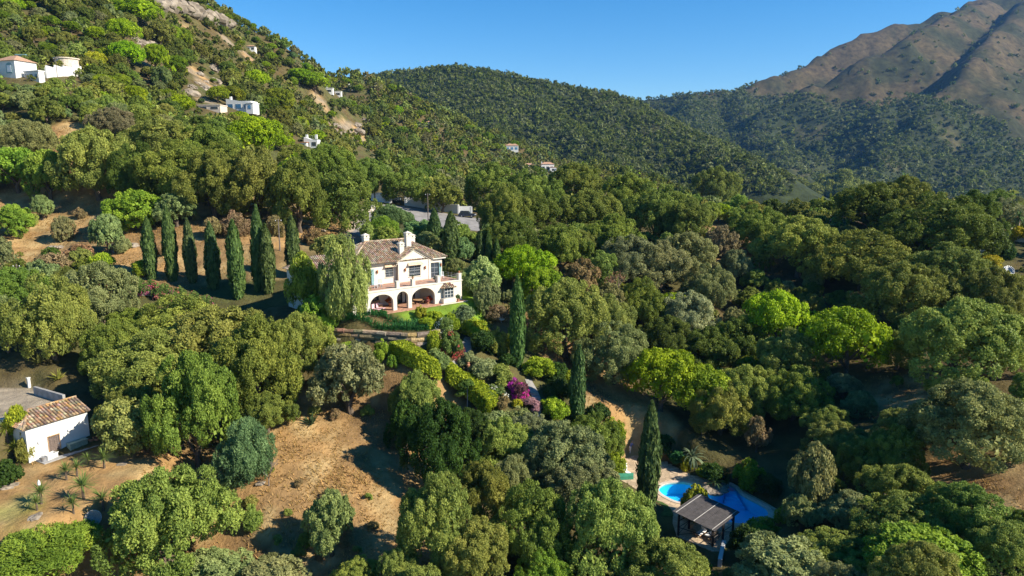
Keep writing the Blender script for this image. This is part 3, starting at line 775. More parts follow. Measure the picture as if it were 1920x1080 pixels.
# garden shrubs: kind, x, y(base), w, h, colour, what
SHR = [('clipped',1304,962,56,60,'hedge','dome-clipped bright green bush beside the pavilion at the pool'),('clipped',8,905,60,50,'laurel','round clipped bush below the hut at the left edge'),
 ('bush',1335,905,60,45,'laurel','dense green bush behind the pool'),('bush',1405,908,60,50,'hedge','tall yellow-tipped bush at the far end of the pool'),('bush',1440,925,50,40,'laurel','dark bush close to the pool\'s right end'),('bush',1290,875,34,24,'hedge','low light green bush at the back of the pool terrace'),('bush',1320,890,34,20,'hedge','low leafy bush edging the back of the pool paving'),('bush',1270,865,40,24,'aga','low dark bush between the big cypress and the pool'),
 ('bush',1475,975,40,34,'fresh','bright bush where the paving rounds the pool end'),('bush',1430,1005,70,36,'fresh','spreading bright bush below the pool end'),('bush',1400,1040,60,60,'laurel','dark leafy bush right of the pavilion wall'),('bush',1156,864,34,32,'fresh','feathery light bush by the person at the pool terrace'),('bush',1150,880,46,36,'hedge','yellow-green bush at the left corner of the pool paving'),('bush',1240,850,50,40,'laurel','dark bush behind the huge cypress'),
 ('bush',720,590,16,9,'aga','cycad-like tuft at the edge of the patio'),('bush',790,598,26,26,'hedge','light bush in front of the widest arch'),('bush',815,604,34,24,'hedge','yellow-green bush before the villa\'s bay window'),('bush',870,608,54,40,'bluegrn','blue-flowered plumbago on the lawn corner'),('bush',845,612,34,26,'hedge','green bush left of the blue-flowered shrub'),('bush',832,618,40,26,'white','white-flowering shrub at the end of the stone wall'),('bush',800,612,40,20,'hedge','light green bush behind the stone wall\'s end'),
 ('bush',890,630,60,36,'hedge','broad yellow-green shrub above the garden path'),('bush',930,600,44,32,'dry','tawny shrub by the white lamp globe'),('bush',905,660,60,46,'laurel','dark green shrub beside the garden path bend'),('bush',935,660,40,46,'oak2','pale upright shrub left of the tall single cypress'),('bush',955,665,30,50,'hedge','yellow-green shrub touching the tall single cypress'),('bush',950,690,40,30,'laurel','small dark shrub at the foot of the tall single cypress'),
 ('bush',845,660,40,46,'red','red-flowering oleander below the stone wall end'),('bush',815,655,34,40,'hedge','upright green shrub against the stone wall'),('bush',858,670,30,38,'red','red-flowered bush beside the garden path'),('bush',820,686,46,34,'grey','grey-green lavender mound above the upper hedge'),('bush',905,702,60,34,'olive','grey rosemary bank below the path'),('bush',938,712,52,34,'oak2','light green rosemary bank in the middle of the garden'),('bush',880,684,44,28,'olive','grey rosemary tuft beside the path wall'),
 ('bush',976,742,34,28,'magenta','magenta bougainvillea beside the stone steps'),('bush',962,725,30,20,'magenta','smaller pink bougainvillea mound left of the magenta one'),('bush',942,762,30,24,'dry','rust-coloured shrub at the hedge\'s lower end'),('bush',970,762,20,16,'yel','yellow lantana below the bougainvillea'),('bush',995,762,40,18,'purple','low purple-leaved shrub by the steps'),('bush',925,745,50,28,'white','white-flowering shrub beside the hedge'),
 ('bush',1010,705,60,40,'hedge','yellow-green shrub right of the tall single cypress'),('bush',1045,715,50,40,'laurel','dark shrub on the bank right of the steps'),('bush',1050,745,60,46,'laurel','deep green shrub beside the stone steps'),('bush',1040,780,60,40,'hedge','light green shrub right of the white step slabs'),('bush',1065,720,40,30,'hedge','small light shrub on the bank above the ravine'),('bush',970,800,60,40,'olive','grey bush left of the step slabs'),('bush',930,805,60,40,'grey','grey-green bush below the hedge end'),('bush',1120,800,60,50,'laurel','dark bush by the slender cypress'),('bush',1150,820,50,40,'hedge','light bush uphill of the pool terrace'),
 ('bush',650,668,40,30,'fresh','bright green bush at the foot of the stone wall'),('bush',620,668,30,34,'fresh','bright bush at the left end of the stone wall'),('bush',715,672,34,36,'fresh','bright bush under the middle of the stone wall'),('bush',735,690,20,30,'fresh','small bright bush at the top of the hedge'),
 ('bush',30,820,50,70,'hedge','leafy green shrub left of the hut'),('bush',45,862,36,60,'fig','yellowing shrub at the hut\'s left corner'),('bush',265,515,40,30,'hedge','rounded shrub at the foot of the first cypress'),('bush',190,510,60,40,'hedge','yellow-green bank of shrub above the oaks'),
 ('bush',440,435,60,40,'dry','rust-brown bush behind the cypress row'),('bush',400,440,40,36,'dry','dry brown bush between two cypresses'),('bush',515,440,36,40,'dry','brown bush behind the seventh cypress'),('bush',590,455,50,30,'dry','dry brush left of the villa drive'),('bush',100,520,70,50,'dry','dry brown scrub by the left pole'),('bush',150,490,60,36,'dry','dry brown scrub on the straw slope'),
 ('bush',470,985,40,40,'fig','yellow-green bush in the ravine of the dry clearing'),('bush',1855,505,50,30,'yel','bright yellow flowering bush below the right hand property'),('bush',1910,450,40,30,'yel','yellow flowering bush behind the palm'),('bush',1880,480,44,36,'laurel','dark bush below the palm tree'),('bush',180,125,40,30,'yel','yellow flowering bush behind the long white wall'),('bush',145,110,40,30,'fig','yellow-green bush left above the white wall')]
for k, x, b, w, h, c, t in SHR: put(k, x, b - .36 * h, w, h, c, label=t, name='shrub', cat='shrub')
# hedges of the pool and garden come later; fill the woods now
KEEP = [  # photo rectangles that stay open, with the distance of what must stay in view
 (596,425,885,600,112),(600,585,880,665,100),(820,600,1010,760,100),(930,540,1110,800,97),(985,700,1040,815,90),(1150,815,1470,1040,82),(0,640,185,890,84),(0,860,290,1010,68),(120,860,330,900,72),
 (520,740,770,1000,80),(430,870,560,1000,66),(700,960,740,1010,66),(660,355,885,425,186),(230,400,570,570,120),(0,380,240,470,140),(250,390,560,470,140),(740,640,945,780,92),(0,95,160,150,216),(415,182,502,215,262),(365,180,420,212,262),(552,258,602,282,300),(462,85,482,97,430),(610,160,690,180,560),
 (890,432,945,505,117),(688,345,752,386,200),(92,108,156,150,222),(750,372,890,412,190),(950,272,975,284,600),(1010,305,1045,322,565),(935,315,958,328,450),(632,220,678,248,470),(664,262,702,300,400),(560,395,670,470,140),(1880,360,1920,490,150),(1830,470,1910,520,125),(940,560,1000,600,102),(1110,715,1200,790,95),(1060,620,1110,690,100),(1680,725,1720,745,86),(1840,910,1920,960,66),(258,78,312,114,310),(352,128,418,172,330),(1340,420,1400,500,170)]
def box_of(P, Wm, Hm):
    x, y, f = proj(P)
    s = F / f
    x2, y2, _ = proj(P + np.array((0, 0, Hm)))
    return x - Wm * s / 2, y2, x + Wm * s / 2, y + Wm * s * .1
def blocked(P, Wm, Hm, sh=.12):
    x0, y0, x1, y1 = box_of(P, Wm, Hm)
    dx, dy = (x1 - x0) * sh, (y1 - y0) * sh * .6
    for a, b, c, d, Y in KEEP:
        if P[1] < Y + 3 and x1 - dx > a and x0 + dx < c and y1 - dy > b and y0 + dy < d: return True
    return False
class Spots:
    def __init__(s, cell=12.0): s.c, s.d = cell, {}
    def add(s, x, y, r): s.d.setdefault((int(x // s.c), int(y // s.c)), []).append((x, y, r))
    def clash(s, x, y, r, k=.8):
        i, j = int(x // s.c), int(y // s.c)
        for a in range(i - 1, i + 2):
            for b in range(j - 1, j + 2):
                for u, v, q in s.d.get((a, b), ()):
                    if (u - x) ** 2 + (v - y) ** 2 < ((r + q) * k) ** 2: return True
        return False
sp = Spots(14.0)
for d in TREES: sp.add(d['P'][0], d['P'][1], d['W'] / 2 * (.8 if d['kind'] != 'bush' else .5))
HAND_N = len(TREES)
KEEP_OUT = PADS_POLYS = [p for p, _, _ in PADS]
def inside_any(x, y, grow=1.5):
    X, Y = np.array([x]), np.array([y])
    return any(sdf_poly(X, Y, p)[0] < grow for p in KEEP_OUT)
def fill(n, y0, y1, wmin, wmax, t0, t1, pine=.06, olive=.14, k=.8, bushes=.0):
    L = RNG.uniform(0, 1, n)
    Ys = np.sqrt(y0 ** 2 + L * (y1 ** 2 - y0 ** 2))
    ts = RNG.uniform(t0, t1, n)
    Xs = ts * Ys
    Zs = znear(Xs, Ys)
    dens = fbm(Xs / 40, Ys / 40, 91, 3)
    bare_w = np.zeros(n)
    for x, y, rx, ry in BARE: bare_w = np.maximum(bare_w, 1.2 - np.hypot((Xs - x) / rx, (Ys - y) / ry))
    hid = (Ys > 130) & (np.maximum(zhill(Xs, Ys), zmount(Xs, Ys)) > Zs + 3)
    for i in range(n):
        X, Y = Xs[i], Ys[i]
        if hid[i]: continue
        Wm = random.uniform(wmin, wmax) * (.85 + .6 * max(-.7, min(.6, dens[i])))
        if bare_w[i] > (.12 if Y < 180 else .5): 
            if random.random() < .93: continue
            Wm *= .35
        r = Wm / 2
        if sp.clash(X, Y, r, k): continue
        P = np.array((X, Y, Zs[i]))
        x, y, f = proj(P)
        if x < -140 or x > 2060 or y > 1330: continue
        if (Y < 130 and inside_any(X, Y, min(3, r * .6))) or (blocked(P, Wm, Wm * .75) and not (Y > 200 and Wm < 3.6 and random.random() < .3)): continue
        q = random.random()
        hi = Y > 200 and X / Y < -.2
        pk = pine * (2.2 if hi else 1)
        kind = 'pine' if q < pk else ('olive' if q < pk + olive else 'oak')
        if kind == 'olive': Wm *= .72
        tone = dict(pine=random.choice(('pine', 'lime', 'pine') if Y < 300 or Wm > 5 else ('pine', 'oak2')), olive=random.choice(('olive', 'grey', 'fresh', 'bluegrn') if Y < 180 else ('oak', 'grey', 'oak2', 'bluegrn')), oak=random.choice(('oak', 'oak', 'oak', 'oak2', 'oak2', 'oak2', 'grey', 'dark')))[kind]
        c = COL[tone]
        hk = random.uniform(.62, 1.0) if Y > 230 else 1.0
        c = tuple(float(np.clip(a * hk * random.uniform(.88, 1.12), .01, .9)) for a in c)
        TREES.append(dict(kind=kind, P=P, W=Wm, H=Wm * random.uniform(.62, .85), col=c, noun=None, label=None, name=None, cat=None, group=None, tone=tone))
        sp.add(X, Y, r)
fill(2600, 44, 130, 6, 10.5, -.85, .9, .03, .1, .72)
fill(1500, 44, 130, 3, 5, -.85, .9, .0, .35, .72)
fill(6000, 130, 260, 6, 10.5, -.85, .9, .05, .1, .62)
fill(2500, 130, 260, 3, 5, -.85, .9, .02, .3, .72)
fill(16000, 260, 820, 7, 11, -.85, .32, .09, .08, .56)
fill(12000, 150, 620, 2.2, 4.6, -.85, .25, .1, .4, .7)

# ------------------------------------------------------------------ which trees show, and how large
BW, BH = 960, 540
idb = np.full((BH, BW), -1, np.int32)
tops = np.array([d['P'] + np.array((0, 0, d['H'] * .8)) for d in TREES])
fr = np.linspace(.15, .985, 70)
occ = np.zeros(len(TREES), bool)
for a in range(0, len(TREES), 500):
    t_ = tops[a:a + 500]
    xs, ys, zs = (t_[:, None, k] * fr[None, :] for k in range(3))
    g = np.where(ys > 40, znear(xs.ravel(), np.maximum(ys.ravel(), 40)).reshape(xs.shape), -99)
    occ[a:a + 500] = np.any(g > zs + .3, axis=1)
order = np.argsort([-d['P'][1] for d in TREES])
for i in order:
    d = TREES[i]
    if occ[i]: continue
    x0, y0, x1, y1 = [q * BW / 1920 for q in box_of(d['P'], d['W'], d['H'])]
    cx, cy, rx, ry = (x0 + x1) / 2, (y0 + y1) / 2, max(.5, (x1 - x0) / 2), max(.5, (y1 - y0) / 2)
    a, b, c, e = max(0, int(x0)), min(BW, int(x1) + 1), max(0, int(y0)), min(BH, int(y1) + 1)
    if a >= b or c >= e: continue
    yy_, xx_ = np.mgrid[c:e, a:b]
    m_ = ((xx_ + .5 - cx) / rx) ** 2 + ((yy_ + .5 - cy) / ry) ** 2 < 1
    idb[c:e, a:b][m_] = i
seen = np.bincount(idb[idb >= 0], minlength=len(TREES))
LIMIT = dict(oak=285, olive=130, pine=90)
NOUN = dict(oak=('holm_oak_tree', 'oak'), olive=('olive_tree', 'olive tree'), pine=('stone_pine_tree', 'stone pine'), feathery=('acacia_tree', 'feathery acacia'), broad=('leafy_tree', 'broad-leaved tree'))
rank = {}
for i in np.argsort(-seen): rank.setdefault(TREES[i]['kind'], []).append(i)
solo = set()
for k, lst in rank.items():
    lim = LIMIT.get(k, 10 ** 6)
    n = 0
    for i in lst:
        if TREES[i]['label'] or (n < lim and (seen[i] >= 14 or (seen[i] >= 2 and TREES[i]['P'][1] < 100))): solo.add(i); n += 1
AUTO = []
def plant_object(i):
    d = TREES[i]
    kind = d['kind']
    px_w = d['W'] * scale_at(d['P'])
    key = 'oak_near' if kind == 'oak' and px_w > 80 else kind
    crowns, trunks, w0, h0 = PROTO[key]
    nm = d['name'] or NOUN[kind][0]
    root = bpy.data.objects.new(nm, None)
    C.objects.link(root)
    root.location = tuple(d['P'])
    root.rotation_euler = (0, 0, random.uniform(0, 6.28))
    if kind == 'cypress': root.rotation_euler = (random.uniform(-.025, .025), random.uniform(-.025, .025), random.uniform(0, 6.28))
    root.scale = (d['W'] / w0, d['W'] / w0, d['H'] / h0)
    cr = link('crown' if kind not in ('bush', 'clipped') else 'foliage', crowns[i % len(crowns)], root)
    colr = d['col']
    flower = None
    if d['tone'] in ('red', 'white', 'magenta'): flower, colr = colr, (.14, .06, .07) if d['tone'] == 'magenta' and 'bougainvillea' in (d['label'] or '') else (.12, .17, .04)
    cr.color = (*colr, 1)
    if flower and kind == 'bush':
        fl = link('flowers', FLOWERS[1 if d['tone'] == 'magenta' and 'bougainvillea' in (d['label'] or '') else 0], root)
        fl.color = (*flower, 1)
        fl['kind'] = 'stuff'
    if trunks: link('trunk', trunks[i % len(trunks)], root)
    if d['label']: tag(root, d['label'], d['cat'] or 'tree', d['group'])
    else:
        root['category'] = 'tree'
        AUTO.append((root, kind, d, seen[i]))
    return root
_rg = np.random.default_rng(77)
_b, _s = dome(3, 2.2, 8, 12, _rg, rs=(.08, .14), low=-.6, zc=.35)
FLOWERS = [np_mesh('flowers', *(_m := merge([cloud(np.array(_s) * np.array((.84, .84, .9, .95)), p_, .16, _rg, np.array((0, 0, .8)), elong=1.1)]))[:2], M_LEAF, leaf=_m[2] * .5) for p_ in (5, 26)]
for i in sorted(solo): plant_object(i)

# ------------------------------------------------------------------ woods past the countable trees: joined, kind stuff
def template(nq, size, seed, pine=False):
    rng = np.random.default_rng(seed)
    big, small = dome(1, .8, 8 if nq > 80 else 4, 5 if nq > 200 else 3 if nq > 80 else 2, rng, rs=(.09, .15) if nq > 80 else (.16, .24))
    v, q, l = cloud(small, max(2, nq // len(small)), size, rng, np.array((0, 0, .3)), tuft=.3 if nq > 80 else 0, tidy=.7 if nq > 80 else 1.5)
    if nq < 80: l = l * .3 + .35
    v = v * np.array((.5 / np.percentile(np.hypot(v[:, 0], v[:, 1]), 95),) * 2 + (.8 / np.percentile(v[:, 2], 97),))
    return v, l
TPL = {'near': [template(600, .075, 80 + k) for k in range(3)], 'hi': [template(200, .14, k) for k in range(6)], 'mid': [template(110, .2, 20 + k) for k in range(6)], 'sm': [template(81, .24, 60 + k) for k in range(5)], 'lo': [template(48, .46, 40 + k) for k in range(6)]}
def woods(name, items, tri=False):
    vs, cs, ls = [], [], []
    for P, Wm, Hm, colr, lod in items:
        v, l = random.choice(TPL[lod])
        a = random.uniform(0, 6.28)
        ca, sa = math.cos(a), math.sin(a)
        q = np.stack([(v[:, 0] * ca - v[:, 1] * sa) * Wm, (v[:, 0] * sa + v[:, 1] * ca) * Wm, v[:, 2] * Hm / .8], 1) + P
        vs.append(q); ls.append(l); cs.append(np.tile(np.array(colr), (len(l), 1)))
    if not vs: return
    v = np.concatenate(vs)
    qs = np.arange(len(v)).reshape(-1, 4)
    if tri: v = v.reshape(-1, 4, 3)[:, :3].reshape(-1, 3); qs = np.arange(len(v)).reshape(-1, 3)
    me = np_mesh(name, v, qs, M_WOOD_FAR, leaf=np.concatenate(ls), col=np.concatenate(cs))
    o = link(name, me)
    o['kind'] = 'stuff'
    return o
rest = []
for i, d in enumerate(TREES):
    if i in solo: continue
    Y = d['P'][1]
    if (Y > 150 and (occ[i] or seen[i] < 2)) or (Y < 100 and seen[i] < 40): continue
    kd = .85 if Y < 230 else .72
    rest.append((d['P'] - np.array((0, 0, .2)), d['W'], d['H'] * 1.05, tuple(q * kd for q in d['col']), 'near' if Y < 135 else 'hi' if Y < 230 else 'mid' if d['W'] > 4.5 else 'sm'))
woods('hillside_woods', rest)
print('trees', len(TREES), 'solo', len(solo), 'rest', len(rest))
def far_woods(name, n, y0, y1, px0, px1, zf, wmin, wmax, tree_dens):
    Ys = np.sqrt(RNG.uniform(y0 ** 2, y1 ** 2, n))
    Xs = Ys * (RNG.uniform(px0, px1, n) - 960) / F
    Z0, Zh, Zm_ = znear(Xs, np.minimum(Ys, 1150)), zhill(Xs, Ys), zmount(Xs, Ys)
    Z_ = zf(Z0, Zh, Zm_)
    f = Ys * CP - Z_ * SP
    px, py = 960 + F * Xs / f, 540 - F * (Ys * SP + Z_ * CP) / f
    dn = tree_dens(Xs, Ys, px, py)
    sp2 = Spots(16.0)
    out = []
    for i in range(n):
        if Z_[i] < -200 or RNG.random() > dn[i] or py[i] > 400: continue
        Wm = wmin * .6 + (wmax - wmin * .6) * random.random() ** .8
        if sp2.clash(Xs[i], Ys[i], Wm / 2, .58): continue
        sp2.add(Xs[i], Ys[i], Wm / 2)
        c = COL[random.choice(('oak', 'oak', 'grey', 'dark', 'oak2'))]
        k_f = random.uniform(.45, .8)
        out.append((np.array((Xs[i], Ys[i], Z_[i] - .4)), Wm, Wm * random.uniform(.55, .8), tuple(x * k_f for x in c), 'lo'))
    return woods(name, out, True), len(out)
def only(k):
    def f(a, b, c):
        s = np.stack([a, b, c])
        return np.where(np.argmax(s, 0) == k, s[k], -999)
    return f
clear = lambda X, Y, s: np.clip(.95 - np.clip(fbm(X / 60, Y / 60, s, 4) * 2.4 - .75, 0, 1) * 1.2, 0, 1)
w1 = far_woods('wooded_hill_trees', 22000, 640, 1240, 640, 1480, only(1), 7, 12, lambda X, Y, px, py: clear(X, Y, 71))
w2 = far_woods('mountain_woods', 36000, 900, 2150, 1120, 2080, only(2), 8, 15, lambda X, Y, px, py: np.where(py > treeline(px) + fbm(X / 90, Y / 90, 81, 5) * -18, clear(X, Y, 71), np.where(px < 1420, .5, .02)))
print('far', w1[1], w2[1])

# ------------------------------------------------------------------ the villa
villa_o = thing('villa', 'two-storey cream villa with arched loggia, terrace and barrel-tiled roof', 'house', VO, V_ANG)
TILE_COL = [(.34, .23, .14), (.4, .3, .2), (.26, .175, .11), (.45, .36, .26), (.19, .14, .1), (.37, .25, .15), (.31, .235, .17)]
TILE_ORANGE = [(.44, .26, .11), (.4, .29, .18), (.3, .18, .11), (.5, .4, .27), (.2, .13, .09), (.46, .31, .17), (.27, .2, .15)]
def tiles(mb, base, O, xd, yd, L, fmin, fmax, pal, pitch=.3, course=.45, rnd=None):
    """barrel tiles in columns that run up a roof slope; O eave corner, xd along the eave, yd up the slope"""
    rnd = rnd or random.Random(5)
    O, xd, yd = Vector(O), Vector(xd).normalized(), Vector(yd).normalized()
    nd = xd.cross(yd)
    if nd.z < 0: nd = -nd
    n = int(L / pitch)
    pitch = L / n
    for k in range(n):
        xc = (k + .5) * pitch
        a, b = fmin(xc), fmax(xc)
        if b - a < .12: continue
        xa, xb = k * pitch, (k + 1) * pitch
        base.face([O + xd * xa + yd * fmin(xa), O + xd * xb + yd * fmin(xb), O + xd * xb + yd * max(fmin(xb), fmax(xb)), O + xd * xa + yd * max(fmin(xa), fmax(xa))], (.2, .13, .09))
        m = max(1, round((b - a) / course))
        for j in range(m):
            y0, y1 = a + (b - a) * j / m - .03, a + (b - a) * (j + 1) / m + .02
            r = pitch * .44
            jx = rnd.uniform(-.01, .01)
            prof = [(-r, 0), (-r * .6, r * .75), (r * .6, r * .75), (r, 0)]
            c = rnd.choice(pal)
            c = tuple(x * rnd.uniform(.85, 1.12) for x in c)
            lo = [O + xd * (xc + jx + p[0]) + yd * y0 + nd * (p[1] * 1.1 + .05) for p in prof]
            hi = [O + xd * (xc + jx + p[0] * .85) + yd * y1 + nd * (p[1] * .85 + .025) for p in prof]
            for q in range(3): mb.face([lo[q], lo[q + 1], hi[q + 1], hi[q]], c)
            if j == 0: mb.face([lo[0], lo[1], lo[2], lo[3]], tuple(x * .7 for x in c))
def ridge(mb, a, b, r=.16, pal=TILE_COL):
    a, b = Vector(a), Vector(b)
    n = max(2, int((b - a).length / .45))
    for k in range(n):
        c = random.choice(pal)
        mb.tube([a + (b - a) * (k / n), a + (b - a) * ((k + 1.08) / n)], [r, r * .85], 6, c)
def wall_open(mb, u0, u1, v0, v1, z0, z1, ops, axis='u'):
    """a wall with rectangular openings, built of butted blocks"""
    cuts = sorted({u0, u1, *[o[0] for o in ops], *[o[1] for o in ops]})
    for a, b in zip(cuts[:-1], cuts[1:]):
        z = z0
        for o in sorted([o for o in ops if o[0] <= a + 1e-6 and o[1] >= b - 1e-6], key=lambda o: o[2]):
            if o[2] > z:
                mb.box(a, b, v0, v1, z, o[2]) if axis == 'u' else mb.box(v0, v1, a, b, z, o[2])
            z = o[3]
        if z1 > z: mb.box(a, b, v0, v1, z, z1) if axis == 'u' else mb.box(v0, v1, a, b, z, z1)
def arch_wall(mb, u0, u1, v0, v1, top, arches, n=14):
    x = u0
    for a, b, spring, crown in arches:
        mb.box(x, a, v0, v1, 0, top)
        c, hw = (a + b) / 2, (b - a) / 2
        pts = [(c - hw * math.cos(math.pi * k / n), spring + (crown - spring) * math.sin(math.pi * k / n)) for k in range(n + 1)]
        for p, q in zip(pts[:-1], pts[1:]):
            mb.face([(p[0], v0, p[1]), (q[0], v0, q[1]), (q[0], v0, top), (p[0], v0, top)])
            mb.face([(q[0], v1, q[1]), (p[0], v1, p[1]), (p[0], v1, top), (q[0], v1, top)])
            mb.face([(p[0], v1, p[1]), (q[0], v1, q[1]), (q[0], v0, q[1]), (p[0], v0, p[1])])
        x = b
    mb.box(x, u1, v0, v1, 0, top)
def window(parent, u0, u1, z0, z1, v, nx, nz, frame=M_DARKWOOD, glass=M_GLASS, sill=True, name='window', deep=.16):
    f = MB()
    t = .06
    f.box(u0, u0 + t, v + .02, v + deep, z0, z1).box(u1 - t, u1, v + .02, v + deep, z0, z1)
    f.box(u0 + t, u1 - t, v + .02, v + deep, z0, z0 + t).box(u0 + t, u1 - t, v + .02, v + deep, z1 - t, z1)
    w = f.build(name, frame, parent)
    b = MB()
    for k in range(1, nx):
        x = u0 + (u1 - u0) * k / nx
        b.box(x - .022, x + .022, v + .05, v + deep - .03, z0 + t, z1 - t)
    for k in range(1, nz):
        z = z0 + (z1 - z0) * k / nz
        b.box(u0 + t, u1 - t, v + .045, v + deep - .035, z - .022, z + .022)
    if nx > 1 or nz > 1: b.build('glazing_bars', M_WHITE2 if frame is not M_DARKWOOD else M_METAL, w)
    MB().box(u0 + t, u1 - t, v + deep - .06, v + deep - .03, z0 + t, z1 - t).build('pane', glass, w)
    if sill: MB().box(u0 - .12, u1 + .12, v - .12, v + .02, z0 - .1, z0 - .003).build('sill', M_WHITE, w)
    return w
def add_box(name, m, parent, *a, **k): return MB().box(*a).build(name, m, parent, **k)
TZ, EZ = 3.2, 6.45
aw = MB()
arch_wall(aw, -.35, 16.5, 0, .5, TZ - .12, [(.3, 4.05, 1.35, 2.62), (4.7, 6.6, 1.75, 2.66), (7.25, 11.35, 1.35, 2.75)])
aw.build('arcade_wall', M_WHITE, villa_o, bevel=.03)
add_box('side_wall', M_WHITE, villa_o, 16.0, 16.5, .5, 13.4, 0, TZ - .12)
lw = MB()
wall_open(lw, -.35, 16.0, 4.3, 4.6, 0, TZ - .15, [(2.2, 4.2, .8, 2.2), (7.2, 8.3, 0, 2.3), (8.8, 10.6, 0, 2.3), (13, 15, .8, 2.2)])
lw.build('lower_wall', M_WHITE, villa_o)
window(villa_o, 2.2, 4.2, .8, 2.2, 4.3, 3, 2)
window(villa_o, 8.8, 10.6, 0.02, 2.3, 4.3, 2, 1, sill=False, name='glazed_door')
window(villa_o, 7.2, 8.3, 0.02, 2.3, 4.3, 1, 1, sill=False, name='glazed_door')
add_box('partition', M_WHITE, villa_o, 11.5, 11.8, .5, 4.3, 0, TZ - .16)
for a in ((-2.6, -2.0), (-.34, 0)): pass
add_box('garden_pier', M_WHITE, villa_o, -2.5, -1.95, -.05, .5, 0, 2.9, bevel=.03)
add_box('garden_beam', M_WHITE, villa_o, -5.5, -.36, .03, .42, 2.903, 3.2)
add_box('patio_floor', M_PATIO, villa_o, -2.8, 16.9, -1.1, 4.3, -.3, .02)
add_box('patio_kerb', M_WHITE, villa_o, 11.6, 16.75, -1.22, -1.103, -.3, .05)
# terrace
add_box('terrace_band', M_WHITE, villa_o, -.45, 16.6, -.1, .62, TZ - .117, TZ + .04, bevel=.02)
add_box('terrace_floor', M_PATIO, villa_o, -.35, 16.5, .623, 6.0, TZ - .117, TZ + .02)
add_box('left_terrace_floor', M_PATIO, villa_o, -5.6, -.46, .03, 6.0, TZ, TZ + .02)
for u in (-.15, 4.95, 7.65, 12.2, 16.2):
    p = MB().box(u - .27, u + .27, .0, .54, TZ + .04, TZ + .98).build('terrace_pier', M_WHITE, villa_o, bevel=.02)
    MB().box(u - .32, u + .32, -.05, .59, TZ + .983, TZ + 1.06).build('pier_cap', M_WHITE, p)
rl = MB()
for a, b in ((.15, 4.65), (5.25, 7.35), (7.95, 11.9), (12.5, 15.9)):
    for z in (.35, .62, .88): rl.tube([(a, .27, TZ + z), (b, .27, TZ + z)], .012, 4)
for z in (.35, .62, .88): rl.tube([(16.3, .6, TZ + z), (16.3, 4.2, TZ + z)], .015, 4)
for v in (1.5, 2.4, 3.3): rl.tube([(16.3, v, TZ + .03), (16.3, v, TZ + .95)], .02, 4)
rl.build('railing', M_METAL, villa_o)
# upper walls
uw = MB()
wall_open(uw, .2, 7.65, 4.8, 5.1, TZ + .02, EZ - .03, [(2.0, 3.3, TZ + .05, 5.5), (5.75, 7.1, 4.15, 5.6)])
wall_open(uw, 13.4, 15.95, 4.45, 4.75, TZ + .02, EZ - .03, [(13.7, 15.3, TZ + .05, 5.65)])
uw.box(15.65, 15.95, 4.753, 13.6, TZ + .02, EZ - .03)
uw.box(.2, .5, 5.103, 13.6, TZ + .02, EZ - .03)
uw.box(.5, 15.65, 13.3, 13.6, TZ + .02, EZ - .03)
uw.build('upper_wall', M_WHITE, villa_o)
gb = MB()
wall_open(gb, 7.7, 13.4, 4.1, 4.4, TZ + .02, EZ, [(9.5, 11.6, 3.95, 5.6)])
gb.box(7.7, 8.0, 4.403, 4.8, TZ + .02, EZ)
gb.face([(7.7, 4.1, EZ), (13.4, 4.1, EZ), (10.55, 4.1, 8.12)])
gb.face([(13.4, 4.4, EZ), (7.7, 4.4, EZ), (10.55, 4.4, 8.12)])
gb.build('gable_wall', M_WHITE, villa_o)
ps = MB()
for a, b in ((7.55, 7.95), (13.1, 13.5)): ps.box(a, b, 4.02, 4.097, TZ + .02, EZ - .1)
ps.build('gable_pilasters', M_WHITE, villa_o)
gt = MB()
for x, y in (((7.2, 6.28), (10.55, 8.2)), ((13.9, 6.28), (10.55, 8.2))):
    for dz, w, v in ((.05, .13, 3.9), (-.33, .05, 4.03)):
        a, b = (x[0], v, x[1] + dz), (y[0], v, y[1] + dz)
        gt.tube([a, b], w, 4)
gt.build('gable_trim', M_WHITE, villa_o)
for q in ((-.3, 7.5, 4.25, 4.797), (13.6, 16.4, 4.0, 4.447), (15.953, 16.4, 4.45, 14)): add_box('cornice', M_WHITE, villa_o, *q, EZ - .2, EZ - .03)
window(villa_o, 5.75, 7.1, 4.15, 5.6, 4.8, 2, 4)
window(villa_o, 9.5, 11.6, 3.95, 5.6, 4.1, 2, 4)
window(villa_o, 2.0, 3.3, TZ + .05, 5.5, 4.8, 2, 3, sill=False, name='glazed_door')
window(villa_o, 13.7, 15.3, TZ + .05, 5.65, 4.45, 2, 3, sill=False, name='glazed_door')
for a, v in ((13.25, 4.36), (15.32, 4.36), (1.45, 4.7), (3.32, 4.7)): add_box('shutter', M_TEAL, villa_o, a, a + .45, v, v + .07, TZ + .06, 5.6)
# hoods over the windows, grilles, wall lamps
for a, b, z, v in ((5.45, 7.4, 5.72, 4.8), (9.15, 11.95, 5.72, 4.1)):
    h = MB()
    h.face([(a, v - .55, z), (b, v - .55, z), (b - .2, v - .003, z + .42), (a + .2, v - .003, z + .42)], (.6, .45, .3))
    h.face([(a, v - .55, z), (a + .2, v - .003, z + .42), (a + .1, v - .003, z - .06)], (.7, .6, .5))
    h.face([(b, v - .55, z), (b - .1, v - .003, z - .06), (b - .2, v - .003, z + .42)], (.7, .6, .5))
    h.face([(a, v - .55, z), (a + .1, v - .003, z - .06), (b - .1, v - .003, z - .06), (b, v - .55, z)], (.6, .5, .4))
    h.build('window_hood', M_TILES, villa_o)
    g = MB()
    for k in range(8):
        x = a + .3 + (b - a - .6) * k / 7
        g.tube([(x, v - .2, z - 1.5), (x, v - .2, z - .1)], .012, 4)
    for zz in (z - 1.45, z - .8, z - .15): g.box(a + .28, b - .28, v - .21, v - .19, zz, zz + .03)
    g.build('window_grille', M_METAL, villa_o)
